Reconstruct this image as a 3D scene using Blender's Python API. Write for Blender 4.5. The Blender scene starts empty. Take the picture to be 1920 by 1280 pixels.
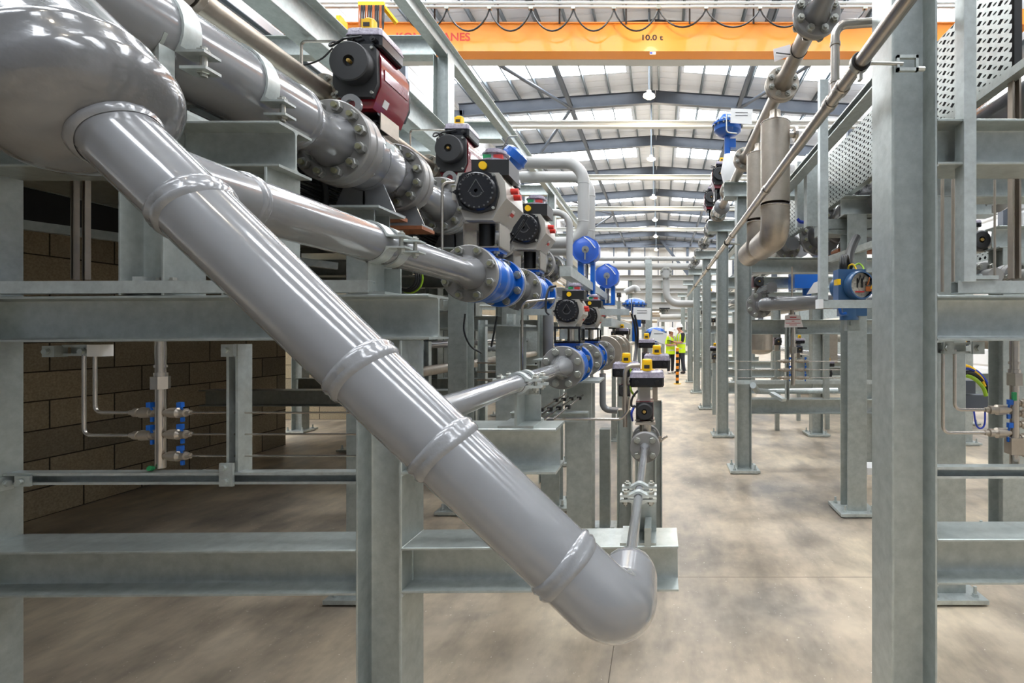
EM_ROOF = 17.5; EXPO = 0.0
import bpy, math, random
from math import pi, sin, cos, radians, sqrt
from mathutils import Vector, Matrix
random.seed(7)
SC = bpy.context.scene
COL = SC.collection
F, VX, VY, H = 907.0, 1237.0, 625.0, 1.42

def V(*a): return Vector(a)
def P(px, py, Y):
    """A point of the hall at depth Y that stands at pixel (px, py) of the photograph."""
    return V((px - VX) * Y / F, Y, H - (py - VY) * Y / F)
def XP(px, Y): return (px - VX) * Y / F
def ZP(py, Y): return H - (py - VY) * Y / F

# ---------------------------------------------------------------- camera
cd = bpy.data.cameras.new('camera'); cam = bpy.data.objects.new('camera', cd); COL.objects.link(cam)
cam.location = (0, 0, H); cam.rotation_euler = (pi / 2, 0, 0)
cd.sensor_width = 36; cd.sensor_fit = 'HORIZONTAL'; cd.lens = 36 * F / 1920
cd.shift_x = -(VX - 960) / 1920; cd.shift_y = -(640 - VY) / 1920
cd.clip_start = .05; cd.clip_end = 300
SC.camera = cam

# ---------------------------------------------------------------- materials
M = {}
def lin(c):
    return tuple(((x / 255) / 12.92 if x <= 10 else ((x / 255 + .055) / 1.055) ** 2.4) for x in c)
def mat(name, rgb, rough=.5, metal=0., coat=0., var=0., vscale=6., bump=0., bscale=40., spec=.5, rgb2=None, emit=0., alpha=1., trans=0., stretch=None, detail=4.):
    m = bpy.data.materials.new(name); m.use_nodes = True
    nt = m.node_tree; b = nt.nodes['Principled BSDF']
    c = lin(rgb)
    b.inputs['Base Color'].default_value = (*c, 1)
    b.inputs['Roughness'].default_value = rough
    b.inputs['Metallic'].default_value = metal
    b.inputs['Specular IOR Level'].default_value = spec
    b.inputs['Coat Weight'].default_value = coat
    b.inputs['Coat Roughness'].default_value = .06
    if trans: b.inputs['Transmission Weight'].default_value = trans
    if alpha < 1: b.inputs['Alpha'].default_value = alpha
    if emit:
        b.inputs['Emission Color'].default_value = (*c, 1); b.inputs['Emission Strength'].default_value = emit
    if var or bump:
        tc = nt.nodes.new('ShaderNodeTexCoord'); mp = nt.nodes.new('ShaderNodeMapping')
        nt.links.new(tc.outputs['Object'], mp.inputs['Vector'])
        if stretch: mp.inputs['Scale'].default_value = stretch
    if var:
        n = nt.nodes.new('ShaderNodeTexNoise'); n.inputs['Scale'].default_value = vscale; n.inputs['Detail'].default_value = detail; n.inputs['Roughness'].default_value = .65
        nt.links.new(mp.outputs[0], n.inputs['Vector'])
        r = nt.nodes.new('ShaderNodeValToRGB')
        c2 = lin(rgb2) if rgb2 else tuple(x * (1 - var) for x in c)
        r.color_ramp.elements[0].position = .32; r.color_ramp.elements[1].position = .68
        r.color_ramp.elements[0].color = (*c2, 1); r.color_ramp.elements[1].color = (*(c if rgb2 else tuple(min(1, x * (1 + var * .6)) for x in c)), 1)
        nt.links.new(n.outputs['Fac'], r.inputs['Fac']); nt.links.new(r.outputs['Color'], b.inputs['Base Color'])
    if bump:
        n2 = nt.nodes.new('ShaderNodeTexNoise'); n2.inputs['Scale'].default_value = bscale; n2.inputs['Detail'].default_value = 3
        nt.links.new(mp.outputs[0], n2.inputs['Vector'])
        bp = nt.nodes.new('ShaderNodeBump'); bp.inputs['Strength'].default_value = bump; bp.inputs['Distance'].default_value = .01
        nt.links.new(n2.outputs['Fac'], bp.inputs['Height']); nt.links.new(bp.outputs[0], b.inputs['Normal'])
    M[name] = m; return m

mat('galv', (174, 181, 177), .32, .5, var=.16, vscale=22, bump=.04, bscale=140, detail=8.)
mat('galv_bright', (196, 203, 200), .3, .45, var=.16, vscale=25)
mat('grey_paint', (128, 129, 131), .16, coat=.8, bump=.025, bscale=55, var=.05, vscale=9)
mat('grey_cast', (100, 100, 101), .2, coat=.8, bump=.16, bscale=34, var=.06, vscale=8)
mat('grey_weld', (128, 129, 131), .22, coat=.7, bump=.2, bscale=40)
mat('grey_flange', (137, 135, 132), .3, coat=.3, bump=.03, bscale=80)
mat('grey_light', (166, 166, 163), .35, coat=.15)
mat('stainless', (188, 180, 170), .26, .92, var=.1, vscale=18)
mat('stainless_dull', (180, 170, 156), .38, .8, var=.12, vscale=12)
mat('zinc', (176, 176, 168), .3, .75)
mat('zinc_yellow', (158, 156, 128), .34, .7)
mat('nut', (150, 150, 146), .34, .5)
mat('brass', (205, 170, 100), .3, .8)
mat('red_paint', (122, 20, 34), .22, coat=.6, bump=.02, bscale=70)
mat('red_plastic', (214, 52, 40), .4)
mat('black', (26, 26, 27), .42)
mat('black_satin', (44, 44, 45), .5)
mat('black_gloss', (20, 20, 24), .22)
mat('emboss', (86, 86, 86), .4)
mat('rubber', (16, 16, 17), .6)
mat('blue', (12, 96, 190), .28, coat=.4)
mat('blue_violet', (52, 98, 196), .35, coat=.2)
mat('blue_steel', (52, 92, 134), .32, coat=.4)
mat('blue_tap', (20, 96, 190), .45)
mat('actuator_grey', (178, 174, 165), .36, .1, bump=.02, bscale=90)
mat('yellow', (246, 196, 16), .4)
mat('orange', (246, 150, 36), .42, coat=.15)
mat('orange_dark', (212, 126, 40), .45)
mat('crane_red', (214, 56, 28), .5)
mat('lid', (172, 164, 178), .12, coat=.5, var=.35, vscale=60, bump=.3, bscale=60)
mat('tan_pad', (150, 92, 58), .65, var=.2, vscale=20)
mat('white', (236, 236, 234), .5)
mat('tie_white', (192, 194, 190), .5)
mat('tag', (238, 232, 230), .6)
mat('tag_red', (196, 60, 56), .6)
mat('dark_steel', (80, 87, 97), .4, .2, var=.12, vscale=1.5)
mat('purlin', (122, 132, 140), .4, .4)
mat('green', (40, 150, 90), .5)
mat('cable_green', (150, 190, 40), .5)
mat('cable_blue', (30, 60, 170), .5)
mat('skin', (196, 140, 116), .55)
mat('hivis', (206, 240, 30), .65)
mat('reflective', (190, 194, 190), .35)
mat('cloth_black', (32, 33, 38), .85)
mat('cloth_dark', (44, 48, 60), .85)
mat('hair', (50, 36, 28), .7)
mat('shoe_white', (220, 216, 212), .6)
mat('leather', (46, 38, 34), .6)
mat('lamp_white', (226, 226, 226), .4)
mat('mortar_dark', (60, 56, 50), .9)
mat('render_grey', (132, 138, 146), .8, var=.1, vscale=2)
mat('void', (10, 10, 11), .8)
mat('circuit', (190, 184, 170), .5, var=.5, vscale=60)
mat('copper', (190, 110, 60), .35, .6)
# ---------------------------------------------------------------- mesh building
def basis(d, up=None):
    d = Vector(d).normalized()
    up = Vector(up) if up is not None else (V(0, 0, 1) if abs(d.z) < .9 else V(0, 1, 0))
    a = up.cross(d)
    if a.length < 1e-6: a = V(1, 0, 0).cross(d)
    a.normalize(); b = d.cross(a).normalized()
    return a, b, d        # a: side, b: up, d: along

class MB:
    def __init__(s): s.v = []; s.f = []; s.mi = []; s.m = 0
    def _add(s, vs, fs):
        o = len(s.v); s.v += [Vector(x) for x in vs]; s.f += [tuple(i + o for i in f) for f in fs]; s.mi += [s.m] * len(fs); return s
    def box(s, lo, hi):
        (x0, y0, z0), (x1, y1, z1) = lo, hi
        if x0 > x1: x0, x1 = x1, x0
        if y0 > y1: y0, y1 = y1, y0
        if z0 > z1: z0, z1 = z1, z0
        return s._add([(x0, y0, z0), (x1, y0, z0), (x1, y1, z0), (x0, y1, z0), (x0, y0, z1), (x1, y0, z1), (x1, y1, z1), (x0, y1, z1)],
                      [(0, 3, 2, 1), (4, 5, 6, 7), (0, 1, 5, 4), (1, 2, 6, 5), (2, 3, 7, 6), (3, 0, 4, 7)])
    def cbox(s, c, sz): return s.box([c[i] - sz[i] / 2 for i in range(3)], [c[i] + sz[i] / 2 for i in range(3)])
    def bar(s, p0, p1, w, h, up=None):
        p0, p1 = Vector(p0), Vector(p1); a, b, d = basis(p1 - p0, up)
        return s.prism([(-w / 2, -h / 2), (w / 2, -h / 2), (w / 2, h / 2), (-w / 2, h / 2)], p0, p1, up)
    def prism(s, poly, p0, p1, up=None, closed=True):
        """poly: (side, up) outline extruded from p0 to p1"""
        p0, p1 = Vector(p0), Vector(p1); a, b, d = basis(p1 - p0, up); n = len(poly)
        vs = [p0 + a * x + b * y for x, y in poly] + [p1 + a * x + b * y for x, y in poly]
        fs = [(i, (i + 1) % n, n + (i + 1) % n, n + i) for i in range(n if closed else n - 1)]
        if closed: fs += [tuple(range(n - 1, -1, -1)), tuple(range(n, 2 * n))]
        return s._add(vs, fs)
    def plate(s, pts, off):
        """a planar outline given by 3-D points, made solid along the vector off"""
        off = Vector(off); n = len(pts); vs = [Vector(p) for p in pts] + [Vector(p) + off for p in pts]
        return s._add(vs, [(i, (i + 1) % n, n + (i + 1) % n, n + i) for i in range(n)] + [tuple(range(n - 1, -1, -1)), tuple(range(n, 2 * n))])
    def cyl(s, p0, p1, r0, r1=None, n=20, caps=True):
        return s.lathe(p0, Vector(p1) - Vector(p0), [(0, r0), ((Vector(p1) - Vector(p0)).length, r0 if r1 is None else r1)], n, caps)
    def lathe(s, p, axis, prof, n=24, caps=True):
        p = Vector(p); a, b, d = basis(axis); vs = []; fs = []
        for t, r in prof:
            for i in range(n):
                th = 2 * pi * i / n; vs.append(p + d * t + (a * cos(th) + b * sin(th)) * max(r, 1e-5))
        for k in range(len(prof) - 1):
            for i in range(n):
                j = (i + 1) % n; fs.append((k * n + i, k * n + j, (k + 1) * n + j, (k + 1) * n + i))
        if caps: fs += [tuple(range(n - 1, -1, -1)), tuple((len(prof) - 1) * n + i for i in range(n))]
        return s._add(vs, fs)
    def ring(s, p, axis, r0, r1, th, n=28):
        return s.lathe(p, axis, [(0, r0), (0, r1), (th, r1), (th, r0), (0, r0)], n, False)
    def path(s, pts, r, n=12, bend=None, caps=True, seg=7):
        """a round tube along pts; bend: radius of the corners"""
        pts = [Vector(p) for p in pts]; out = [pts[0]]
        for i in range(1, len(pts) - 1):
            a, b, c = pts[i - 1], pts[i], pts[i + 1]; u, w = (a - b), (c - b); lu, lw = u.length, w.length
            if lu < 1e-6 or lw < 1e-6: continue
            u /= lu; w /= lw; ang = u.angle(w, pi)
            bb = bend if bend is not None else r * 3
            if abs(ang - pi) < .02 or bb <= 0: out.append(b); continue
            t = min(bb / math.tan(ang / 2), lu * .499, lw * .499); rr = t * math.tan(ang / 2)
            bis = (u + w).normalized(); ce = b + bis * (rr / sin(ang / 2)); A = b + u * t; B = b + w * t
            va, vb = (A - ce).normalized(), (B - ce).normalized(); tot = va.angle(vb, 0)
            for k in range(seg + 1):
                f = k / seg
                out.append(ce + (va * sin((1 - f) * tot) + vb * sin(f * tot)) / max(sin(tot), 1e-6) * rr)
        out.append(pts[-1])
        return s.sweep(out, r, n, caps, False)
    def sweep(s, out, r, n=10, caps=True, soft=True):
        if soft and 3 <= len(out) <= 8:
            e = [2 * out[0] - out[1]] + list(out) + [2 * out[-1] - out[-2]]; o2 = []
            for i in range(1, len(e) - 2):
                for k in range(6):
                    t = k / 6; o2.append(.5 * (2 * e[i] + (e[i + 1] - e[i - 1]) * t + (2 * e[i - 1] - 5 * e[i] + 4 * e[i + 1] - e[i + 2]) * t * t + (3 * e[i] - e[i - 1] - 3 * e[i + 1] + e[i + 2]) * t ** 3))
            out = o2 + [out[-1]]
        q = [out[0]]
        for p in out[1:]:
            if (p - q[-1]).length > 1e-5: q.append(p)
        rs = r if isinstance(r, (list, tuple)) else [r] * len(q)
        tang = []
        for i in range(len(q)):
            d = (q[min(i + 1, len(q) - 1)] - q[max(i - 1, 0)]).normalized(); tang.append(d)
        a, b, _ = basis(tang[0]); vs = []; fs = []
        for i, p in enumerate(q):
            if i:
                ax = tang[i - 1].cross(tang[i])
                if ax.length > 1e-7:
                    R = Matrix.Rotation(tang[i - 1].angle(tang[i]), 3, ax.normalized()); a = R @ a
                a = (a - tang[i] * a.dot(tang[i])).normalized(); b = tang[i].cross(a)
            for k in range(n):
                th = 2 * pi * k / n; vs.append(p + (a * cos(th) + b * sin(th)) * rs[i])
        for i in range(len(q) - 1):
            for k in range(n):
                j = (k + 1) % n; fs.append((i * n + k, i * n + j, (i + 1) * n + j, (i + 1) * n + k))
        if caps: fs += [tuple(range(n - 1, -1, -1)), tuple((len(q) - 1) * n + i for i in range(n))]
        return s._add(vs, fs)
    def ell(s, c, rad, n=16, m=10, rot=None):
        c = Vector(c); vs = []; fs = []
        R = rot or Matrix.Identity(3)
        for i in range(m + 1):
            ph = pi * i / m
            for k in range(n):
                th = 2 * pi * k / n
                vs.append(c + R @ V(rad[0] * sin(ph) * cos(th), rad[1] * sin(ph) * sin(th), rad[2] * cos(ph)))
        for i in range(m):
            for k in range(n):
                j = (k + 1) % n; fs.append((i * n + k, (i + 1) * n + k, (i + 1) * n + j, i * n + j))
        return s._add(vs, fs)
    def isec(s, p0, p1, h, b, up, tw=.008, tf=.009, r=.011):
        """rolled H section: h along `up`, b across"""
        x, t, H2, B2 = tw / 2, tf, h / 2, b / 2; e = tf * .25
        q = [(B2 - e, H2), (B2, H2 - e), (B2, H2 - t + e * .5), (B2 - e, H2 - t), (x + r, H2 - t), (x + r * .3, H2 - t - r * .3), (x, H2 - t - r)]
        poly = q + [(a, -c) for a, c in reversed(q)]
        poly = poly + [(-a, c) for a, c in reversed(poly)]
        return s.prism(poly, p0, p1, up)
    def chan(s, p0, p1, w, h, up, t=.0025, lip=.009):
        """strut channel: closed back, slotted face towards `up`"""
        W, Hh = w / 2, h / 2
        poly = [(-W, -Hh), (W, -Hh), (W, Hh), (W - lip, Hh), (W - lip, Hh - lip), (W - lip - t, Hh - lip), (W - lip - t, Hh - t), (W - t, Hh - t)]
        poly = [(-W, -Hh), (W, -Hh), (W, Hh), (W - lip, Hh), (W - lip, Hh - t), (W - t, Hh - t), (W - t, -Hh + t), (-W + t, -Hh + t), (-W + t, Hh - t), (-W + lip, Hh - t), (-W + lip, Hh), (-W, Hh)]
        return s.prism(poly, p0, p1, up)
    def mesh(s, name, mats, origin=(0, 0, 0), sharp=34):
        o = Vector(origin); me = bpy.data.meshes.new(name)
        me.from_pydata([tuple(x - o) for x in s.v], [], s.f); me.update()
        for m in (mats if isinstance(mats, (list, tuple)) else [mats]): me.materials.append(M[m] if isinstance(m, str) else m)
        if any(s.mi): me.polygons.foreach_set('material_index', s.mi)
        me.polygons.foreach_set('use_smooth', [True] * len(me.polygons))
        me.set_sharp_from_angle(angle=radians(sharp))
        return me
    def build(s, name, mats, parent=None, sharp=34):
        if parent is None:
            xs = [p.x for p in s.v]; ys = [p.y for p in s.v]; zs = [p.z for p in s.v]
            o = V((min(xs) + max(xs)) / 2, (min(ys) + max(ys)) / 2, min(zs))
        else: o = org(parent)
        ob = bpy.data.objects.new(name, s.mesh(name, mats, o, sharp)); COL.objects.link(ob)
        if parent is None: ob.location = o
        else: ob.parent = parent
        return ob

def org(o):
    t = V(0, 0, 0)
    while o is not None: t = t + o.location; o = o.parent
    return t
def tag(o, label=None, cat=None, group=None, kind=None):
    if label: o['label'] = label
    if cat: o['category'] = cat
    if group: o['group'] = group
    if kind: o['kind'] = kind
    return o
def thing(name, loc, label, cat, group=None, kind='thing'):
    o = bpy.data.objects.new(name, None); COL.objects.link(o); o.location = loc; o.empty_display_size = .05
    return tag(o, label, cat, group, kind)
def one(mb, name, mats, label, cat, group=None, kind='thing', sharp=34):
    return tag(mb.build(name, mats, None, sharp), label, cat, group, kind)
def struct(mb, name, mats, sharp=34):
    return tag(mb.build(name, mats, None, sharp), kind='structure')
def place(name, me, parent, pos, rot=None):
    """one more copy of a shared mesh, as a child of parent"""
    o = bpy.data.objects.new(name, me); COL.objects.link(o); o.parent = parent; o.location = Vector(pos) - org(parent)
    if rot: o.rotation_euler = rot
    return o
def dup(o, off, label=None, group=None, parent=None):
    c = o.copy(); COL.objects.link(c)
    if parent is None:
        c.location = o.location + Vector(off)
        if label: c['label'] = label
        if group: c['group'] = group
    else: c.parent = parent
    for ch in list(o.children): dup(ch, (0, 0, 0), parent=c)
    return c
_bolt = {}
def bolt_mesh(d, L, m='zinc_yellow'):
    """stud with a hex nut at each end, along y, centred"""
    k = (round(d, 4), round(L, 4), m)
    if k not in _bolt:
        b = MB(); h = d * .85
        b.cyl((0, -L / 2 - h * 1.55, 0), (0, L / 2 + h * 1.55, 0), d / 2, n=10)
        b.m = 1
        for y in (-L / 2 - h, L / 2): b.lathe((0, y, 0), (0, 1, 0), [(0, d * .86), (h * .1, d * .98), (h * .9, d * .98), (h, d * .86)], 6)
        for y in (-L / 2 - h * .12, L / 2): b.cyl((0, y, 0), (0, y + h * .12, 0), d * 1.05, n=14)
        _bolt[k] = b.mesh('bolt', [m, 'nut' if m == 'zinc_yellow' else 'zinc'])
    return _bolt[k]
def bolts(parent, X, Z, Y0, Y1, n, bc, d, m='zinc_yellow', half=True, ang0=None):
    me = bolt_mesh(d, Y1 - Y0, m)
    for i in range(n):
        a = 2 * pi * (i + (.5 if half else 0)) / n
        place('bolt', me, parent, (X + bc * sin(a), (Y0 + Y1) / 2, Z + bc * cos(a)), (0, a, 0))
def hexb(mb, p, axis, d):
    """hex head with washer standing on a surface at p"""
    a = Vector(axis).normalized()
    mb.cyl(p, Vector(p) + a * d * .15, d * 1.05, n=14); mb.cyl(Vector(p) + a * d * .15, Vector(p) + a * d * .85, d * .9, n=6)
def text(body, size, m, pos, rot, parent=None, name='lettering', depth=.001, ax='CENTER', bold=0, width=None, height=None):
    cu = bpy.data.curves.new(name, 'FONT'); cu.body = body; cu.size = size; cu.extrude = depth; cu.offset = bold; cu.align_x = ax; cu.align_y = 'CENTER'
    t = bpy.data.objects.new('t', cu); COL.objects.link(t)
    me = bpy.data.meshes.new_from_object(t); bpy.data.objects.remove(t); me.materials.append(M[m])
    o = bpy.data.objects.new(name, me); COL.objects.link(o)
    if parent is not None: o.parent = parent; o.location = Vector(pos) - org(parent)
    else: o.location = pos
    o.rotation_euler = rot
    if width:
        xs = [v.co.x for v in me.vertices]; ys = [v.co.y for v in me.vertices]; a, b = width / (max(xs) - min(xs)), height / (max(ys) - min(ys))
        for v in me.vertices: v.co.x *= a; v.co.y *= b
    return o
ORD = ['first', 'second', 'third', 'fourth', 'fifth', 'sixth', 'seventh', 'eighth', 'ninth', 'tenth', 'eleventh', 'twelfth', 'thirteenth', 'fourteenth', 'fifteenth', 'sixteenth']
# ================================================================ the hall
def nodes_of(m): return m.node_tree.nodes, m.node_tree.links
def floor_mat():
    m = mat('concrete_floor', (190, 166, 138), .34, spec=.5); n, l = nodes_of(m); b = n['Principled BSDF']
    tc = n.new('ShaderNodeTexCoord')
    def noise(sc, det, stretch=(1, 1, 1)):
        mp = n.new('ShaderNodeMapping'); mp.inputs['Scale'].default_value = stretch; l.new(tc.outputs['Object'], mp.inputs[0])
        t = n.new('ShaderNodeTexNoise'); t.inputs['Scale'].default_value = sc; t.inputs['Detail'].default_value = det; t.inputs['Roughness'].default_value = .62; l.new(mp.outputs[0], t.inputs['Vector']); return t
    a, c, d = noise(1.1, 5), noise(5, 6, (1, .45, 1)), noise(60, 2)
    r = n.new('ShaderNodeValToRGB'); e = r.color_ramp.elements
    e[0].position, e[0].color = .3, (*lin((128, 121, 112)), 1); e[1].position, e[1].color = .62, (*lin((212, 196, 170)), 1)
    k = e.new(.48); k.color = (*lin((184, 169, 148)), 1)
    l.new(a.outputs['Fac'], r.inputs[0])
    r2 = n.new('ShaderNodeValToRGB'); r2.color_ramp.elements[0].position = .35; r2.color_ramp.elements[0].color = (.5, .5, .52, 1); r2.color_ramp.elements[1].position = .6
    l.new(c.outputs['Fac'], r2.inputs[0])
    mx = n.new('ShaderNodeMixRGB'); mx.blend_type = 'MULTIPLY'; mx.inputs[0].default_value = .75; l.new(r.outputs[0], mx.inputs[1]); l.new(r2.outputs[0], mx.inputs[2])
    r3 = n.new('ShaderNodeValToRGB'); r3.color_ramp.elements[0].position = .70; r3.color_ramp.elements[0].color = (0, 0, 0, 1); r3.color_ramp.elements[1].position = .76
    l.new(d.outputs['Fac'], r3.inputs[0])
    m2 = n.new('ShaderNodeMixRGB'); m2.inputs[2].default_value = (.72, .68, .6, 1); l.new(r3.outputs[0], m2.inputs[0]); l.new(mx.outputs[0], m2.inputs[1])
    sp = n.new('ShaderNodeSeparateXYZ'); l.new(tc.outputs['Object'], sp.inputs[0])
    def line(out, off):
        s = n.new('ShaderNodeMath'); s.operation = 'SUBTRACT'; s.inputs[1].default_value = off; l.new(out, s.inputs[0])
        p = n.new('ShaderNodeMath'); p.operation = 'PINGPONG'; p.inputs[1].default_value = 3; l.new(s.outputs[0], p.inputs[0])
        q = n.new('ShaderNodeMath'); q.operation = 'LESS_THAN'; q.inputs[1].default_value = .0022; l.new(p.outputs[0], q.inputs[0]); return q
    q1, q2 = line(sp.outputs[0], -.009), line(sp.outputs[1], 2.82 - 25.8)
    mxm = n.new('ShaderNodeMath'); mxm.operation = 'MAXIMUM'; l.new(q1.outputs[0], mxm.inputs[0]); l.new(q2.outputs[0], mxm.inputs[1])
    m3 = n.new('ShaderNodeMixRGB'); m3.inputs[2].default_value = (.12, .09, .06, 1); l.new(mxm.outputs[0], m3.inputs[0]); l.new(m2.outputs[0], m3.inputs[1])
    l.new(m3.outputs[0], b.inputs['Base Color'])
    rr = n.new('ShaderNodeMapRange'); rr.inputs['To Min'].default_value = .24; rr.inputs['To Max'].default_value = .48; l.new(c.outputs['Fac'], rr.inputs[0]); l.new(rr.outputs[0], b.inputs['Roughness'])
    bp = n.new('ShaderNodeBump'); bp.inputs['Strength'].default_value = .06; l.new(c.outputs['Fac'], bp.inputs['Height']); l.new(bp.outputs[0], b.inputs['Normal'])
floor_mat()
def block_mat(name, ax):
    m = mat(name, (150, 136, 112), .95, spec=.2); n, l = nodes_of(m); b = n['Principled BSDF']
    tc = n.new('ShaderNodeTexCoord'); sp = n.new('ShaderNodeSeparateXYZ'); cb = n.new('ShaderNodeCombineXYZ')
    l.new(tc.outputs['Object'], sp.inputs[0]); l.new(sp.outputs[ax], cb.inputs[0]); l.new(sp.outputs[2], cb.inputs[1])
    t = n.new('ShaderNodeTexBrick'); t.inputs['Scale'].default_value = 1; t.inputs['Brick Width'].default_value = .45; t.inputs['Row Height'].default_value = .225
    t.inputs['Mortar Size'].default_value = .006; t.inputs['Mortar Smooth'].default_value = .3; t.inputs['Bias'].default_value = 0
    t.inputs['Color1'].default_value = (*lin((176, 160, 132)), 1); t.inputs['Color2'].default_value = (*lin((140, 131, 114)), 1); t.inputs['Mortar'].default_value = (*lin((70, 62, 52)), 1)
    l.new(cb.outputs[0], t.inputs['Vector'])
    ns = n.new('ShaderNodeTexNoise'); ns.inputs['Scale'].default_value = 70; ns.inputs['Detail'].default_value = 3; l.new(tc.outputs['Object'], ns.inputs['Vector'])
    mx = n.new('ShaderNodeMixRGB'); mx.blend_type = 'OVERLAY'; mx.inputs[0].default_value = .5; l.new(t.outputs['Color'], mx.inputs[1]); l.new(ns.outputs['Fac'], mx.inputs[2]); l.new(mx.outputs[0], b.inputs['Base Color'])
    ad = n.new('ShaderNodeMath'); ad.operation = 'MULTIPLY_ADD'; ad.inputs[1].default_value = -3.; l.new(t.outputs['Fac'], ad.inputs[0]); l.new(ns.outputs['Fac'], ad.inputs[2])
    bp = n.new('ShaderNodeBump'); bp.inputs['Strength'].default_value = .5; bp.inputs['Distance'].default_value = .004; l.new(ad.outputs[0], bp.inputs['Height']); l.new(bp.outputs[0], b.inputs['Normal'])
block_mat('blocks_y', 1); block_mat('blocks_x', 0)
def clad_mat(name, rgb, ax, pitch):
    m = mat(name, rgb, .5, spec=.4); n, l = nodes_of(m); b = n['Principled BSDF']
    tc = n.new('ShaderNodeTexCoord'); sp = n.new('ShaderNodeSeparateXYZ'); l.new(tc.outputs['Object'], sp.inputs[0])
    pp = n.new('ShaderNodeMath'); pp.operation = 'PINGPONG'; pp.inputs[1].default_value = pitch / 2; l.new(sp.outputs[ax], pp.inputs[0])
    mr = n.new('ShaderNodeMapRange'); mr.inputs['From Min'].default_value = 0; mr.inputs['From Max'].default_value = pitch * .12; l.new(pp.outputs[0], mr.inputs[0])
    bp = n.new('ShaderNodeBump'); bp.inputs['Strength'].default_value = .8; bp.inputs['Distance'].default_value = .03; l.new(mr.outputs[0], bp.inputs['Height']); l.new(bp.outputs[0], b.inputs['Normal'])
clad_mat('roof_sheet', (222, 228, 238), 1, .5); clad_mat('wall_sheet', (222, 224, 226), 2, .5); clad_mat('gable_sheet', (228, 226, 222), 0, 1.)
m = mat('rooflight', (246, 250, 255), .4, emit=EM_ROOF); mat('lamp_glow', (255, 206, 130), .4, emit=60)

XR = -.2; XL, XRt = -9.5, 9.1; YB, YE = -6.0, 57.6; ZRF = 12.74; SL = .067
def zr(x, base): return base - SL * abs(x - XR)
struct(MB().box((XL, YB, -.12), (XRt, YE, 0)), 'floor', 'concrete_floor')
struct(MB().box((XL - .15, YB, 0), (XL, YE, zr(XL, ZRF) + .2)), 'wall_left', 'wall_sheet')
struct(MB().box((XRt, YB, 0), (XRt + .15, YE, zr(XRt, ZRF) + .2)), 'wall_right', 'wall_sheet')
struct(MB().plate([(XL, YE, 0), (XRt, YE, 0), (XRt, YE, zr(XRt, ZRF)), (XR, YE, ZRF), (XL, YE, zr(XL, ZRF))], (0, .15, 0)), 'wall_back', 'gable_sheet')
struct(MB().plate([(XL, YB, 0), (XRt, YB, 0), (XRt, YB, zr(XRt, ZRF)), (XR, YB, ZRF), (XL, YB, zr(XL, ZRF))], (0, -.15, 0)), 'wall_front', 'render_grey')
FY = [22.2 + 5 * i for i in range(-7, 8)]
def slab(mb, xa, xb, y0, y1, base, t):
    mb.plate([(xa, y0, zr(xa, base)), (xb, y0, zr(xb, base)), (xb, y1, zr(xb, base)), (xa, y1, zr(xa, base))], (0, 0, t))
c = MB(); wn = 0; wins = []
slab(c, XR - 1.25, XR, YB, YE, ZRF, .1); slab(c, XR, XR + 1.25, YB, YE, ZRF, .1)
for sx, xe in ((-1, XL), (1, XRt)):
    y = YB
    for fy in FY:
        a, b_ = fy + 2.0, fy + 3.6
        if b_ > YE or fy < -14: continue
        slab(c, XR + sx * 1.25, xe, y, a, ZRF, .1); y = b_
        wins.append((sx, XR + sx * 1.25, xe - sx * .1, a, b_))
    slab(c, XR + sx * 1.25, xe, y, YE, ZRF, .1)
struct(c, 'ceiling', 'roof_sheet')
for i, (sx, xa, xb, a, b_) in enumerate(wins):
    w = MB(); slab(w, xa, xb, a, b_, ZRF + .02, .05); struct(w, 'window_%d' % (i + 1), 'rooflight')
# portal frames: column, two rafters
for i, fy in enumerate([q for q in FY if q > YB]):
    near = 'beyond the orange crane' if fy > 12.5 else 'before the orange crane, overhead'
    k = sum(1 for q in FY if (q > 12.5) == (fy > 12.5) and q <= fy) - 1
    t = thing('portal_frame', (XR, fy, 0), 'dark grey portal frame of the hall, %s counted %s' % (ORD[k], near), 'roof frame', 'portal frames of the hall')
    for sx, xe in ((-1, -9.2), (1, 8.8)):
        mb = MB(); zb = 11.96
        p0, p1 = V(XR, fy, zb + .29), V(xe, fy, zr(xe, zb) + .29)
        mb.isec(p0, p1, .56, .2, (0, 0, 1), .012, .02, .02); mb.build('rafter', 'dark_steel', t)
        mb = MB(); mb.isec((xe, fy, .02), (xe, fy, zr(xe, zb) + .3), .42, .2, (1, 0, 0), .012, .02, .02); mb.build('column', 'dark_steel', t)
# purlins
k = {-1: 0, 1: 0}
for j in range(-8, 9):
    xs = [XR - .16, XR + .16] if j == 0 else [XR + j * 1.04]
    for x in xs:
        if not (XL + .3 < x < XRt - .3): continue
        z = zr(x, ZRF) - .012; mb = MB(); mb.prism([(-.03, -.2), (.03, -.2), (.03, -.19), (-.024, -.19), (-.024, -.02), (.05, -.02), (.05, 0), (-.03, 0)], (x, YB + .02, z), (x, YE - .02, z), (0, 0, 1))
        sd = 'left' if x < XR else 'right'; s_ = -1 if x < XR else 1
        one(mb, 'roof_purlin', 'purlin', 'grey roof purlin running the length of the hall, %s %s of the ridge' % (ORD[k[s_]], sd), 'purlin', 'roof purlins'); k[s_] += 1
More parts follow.
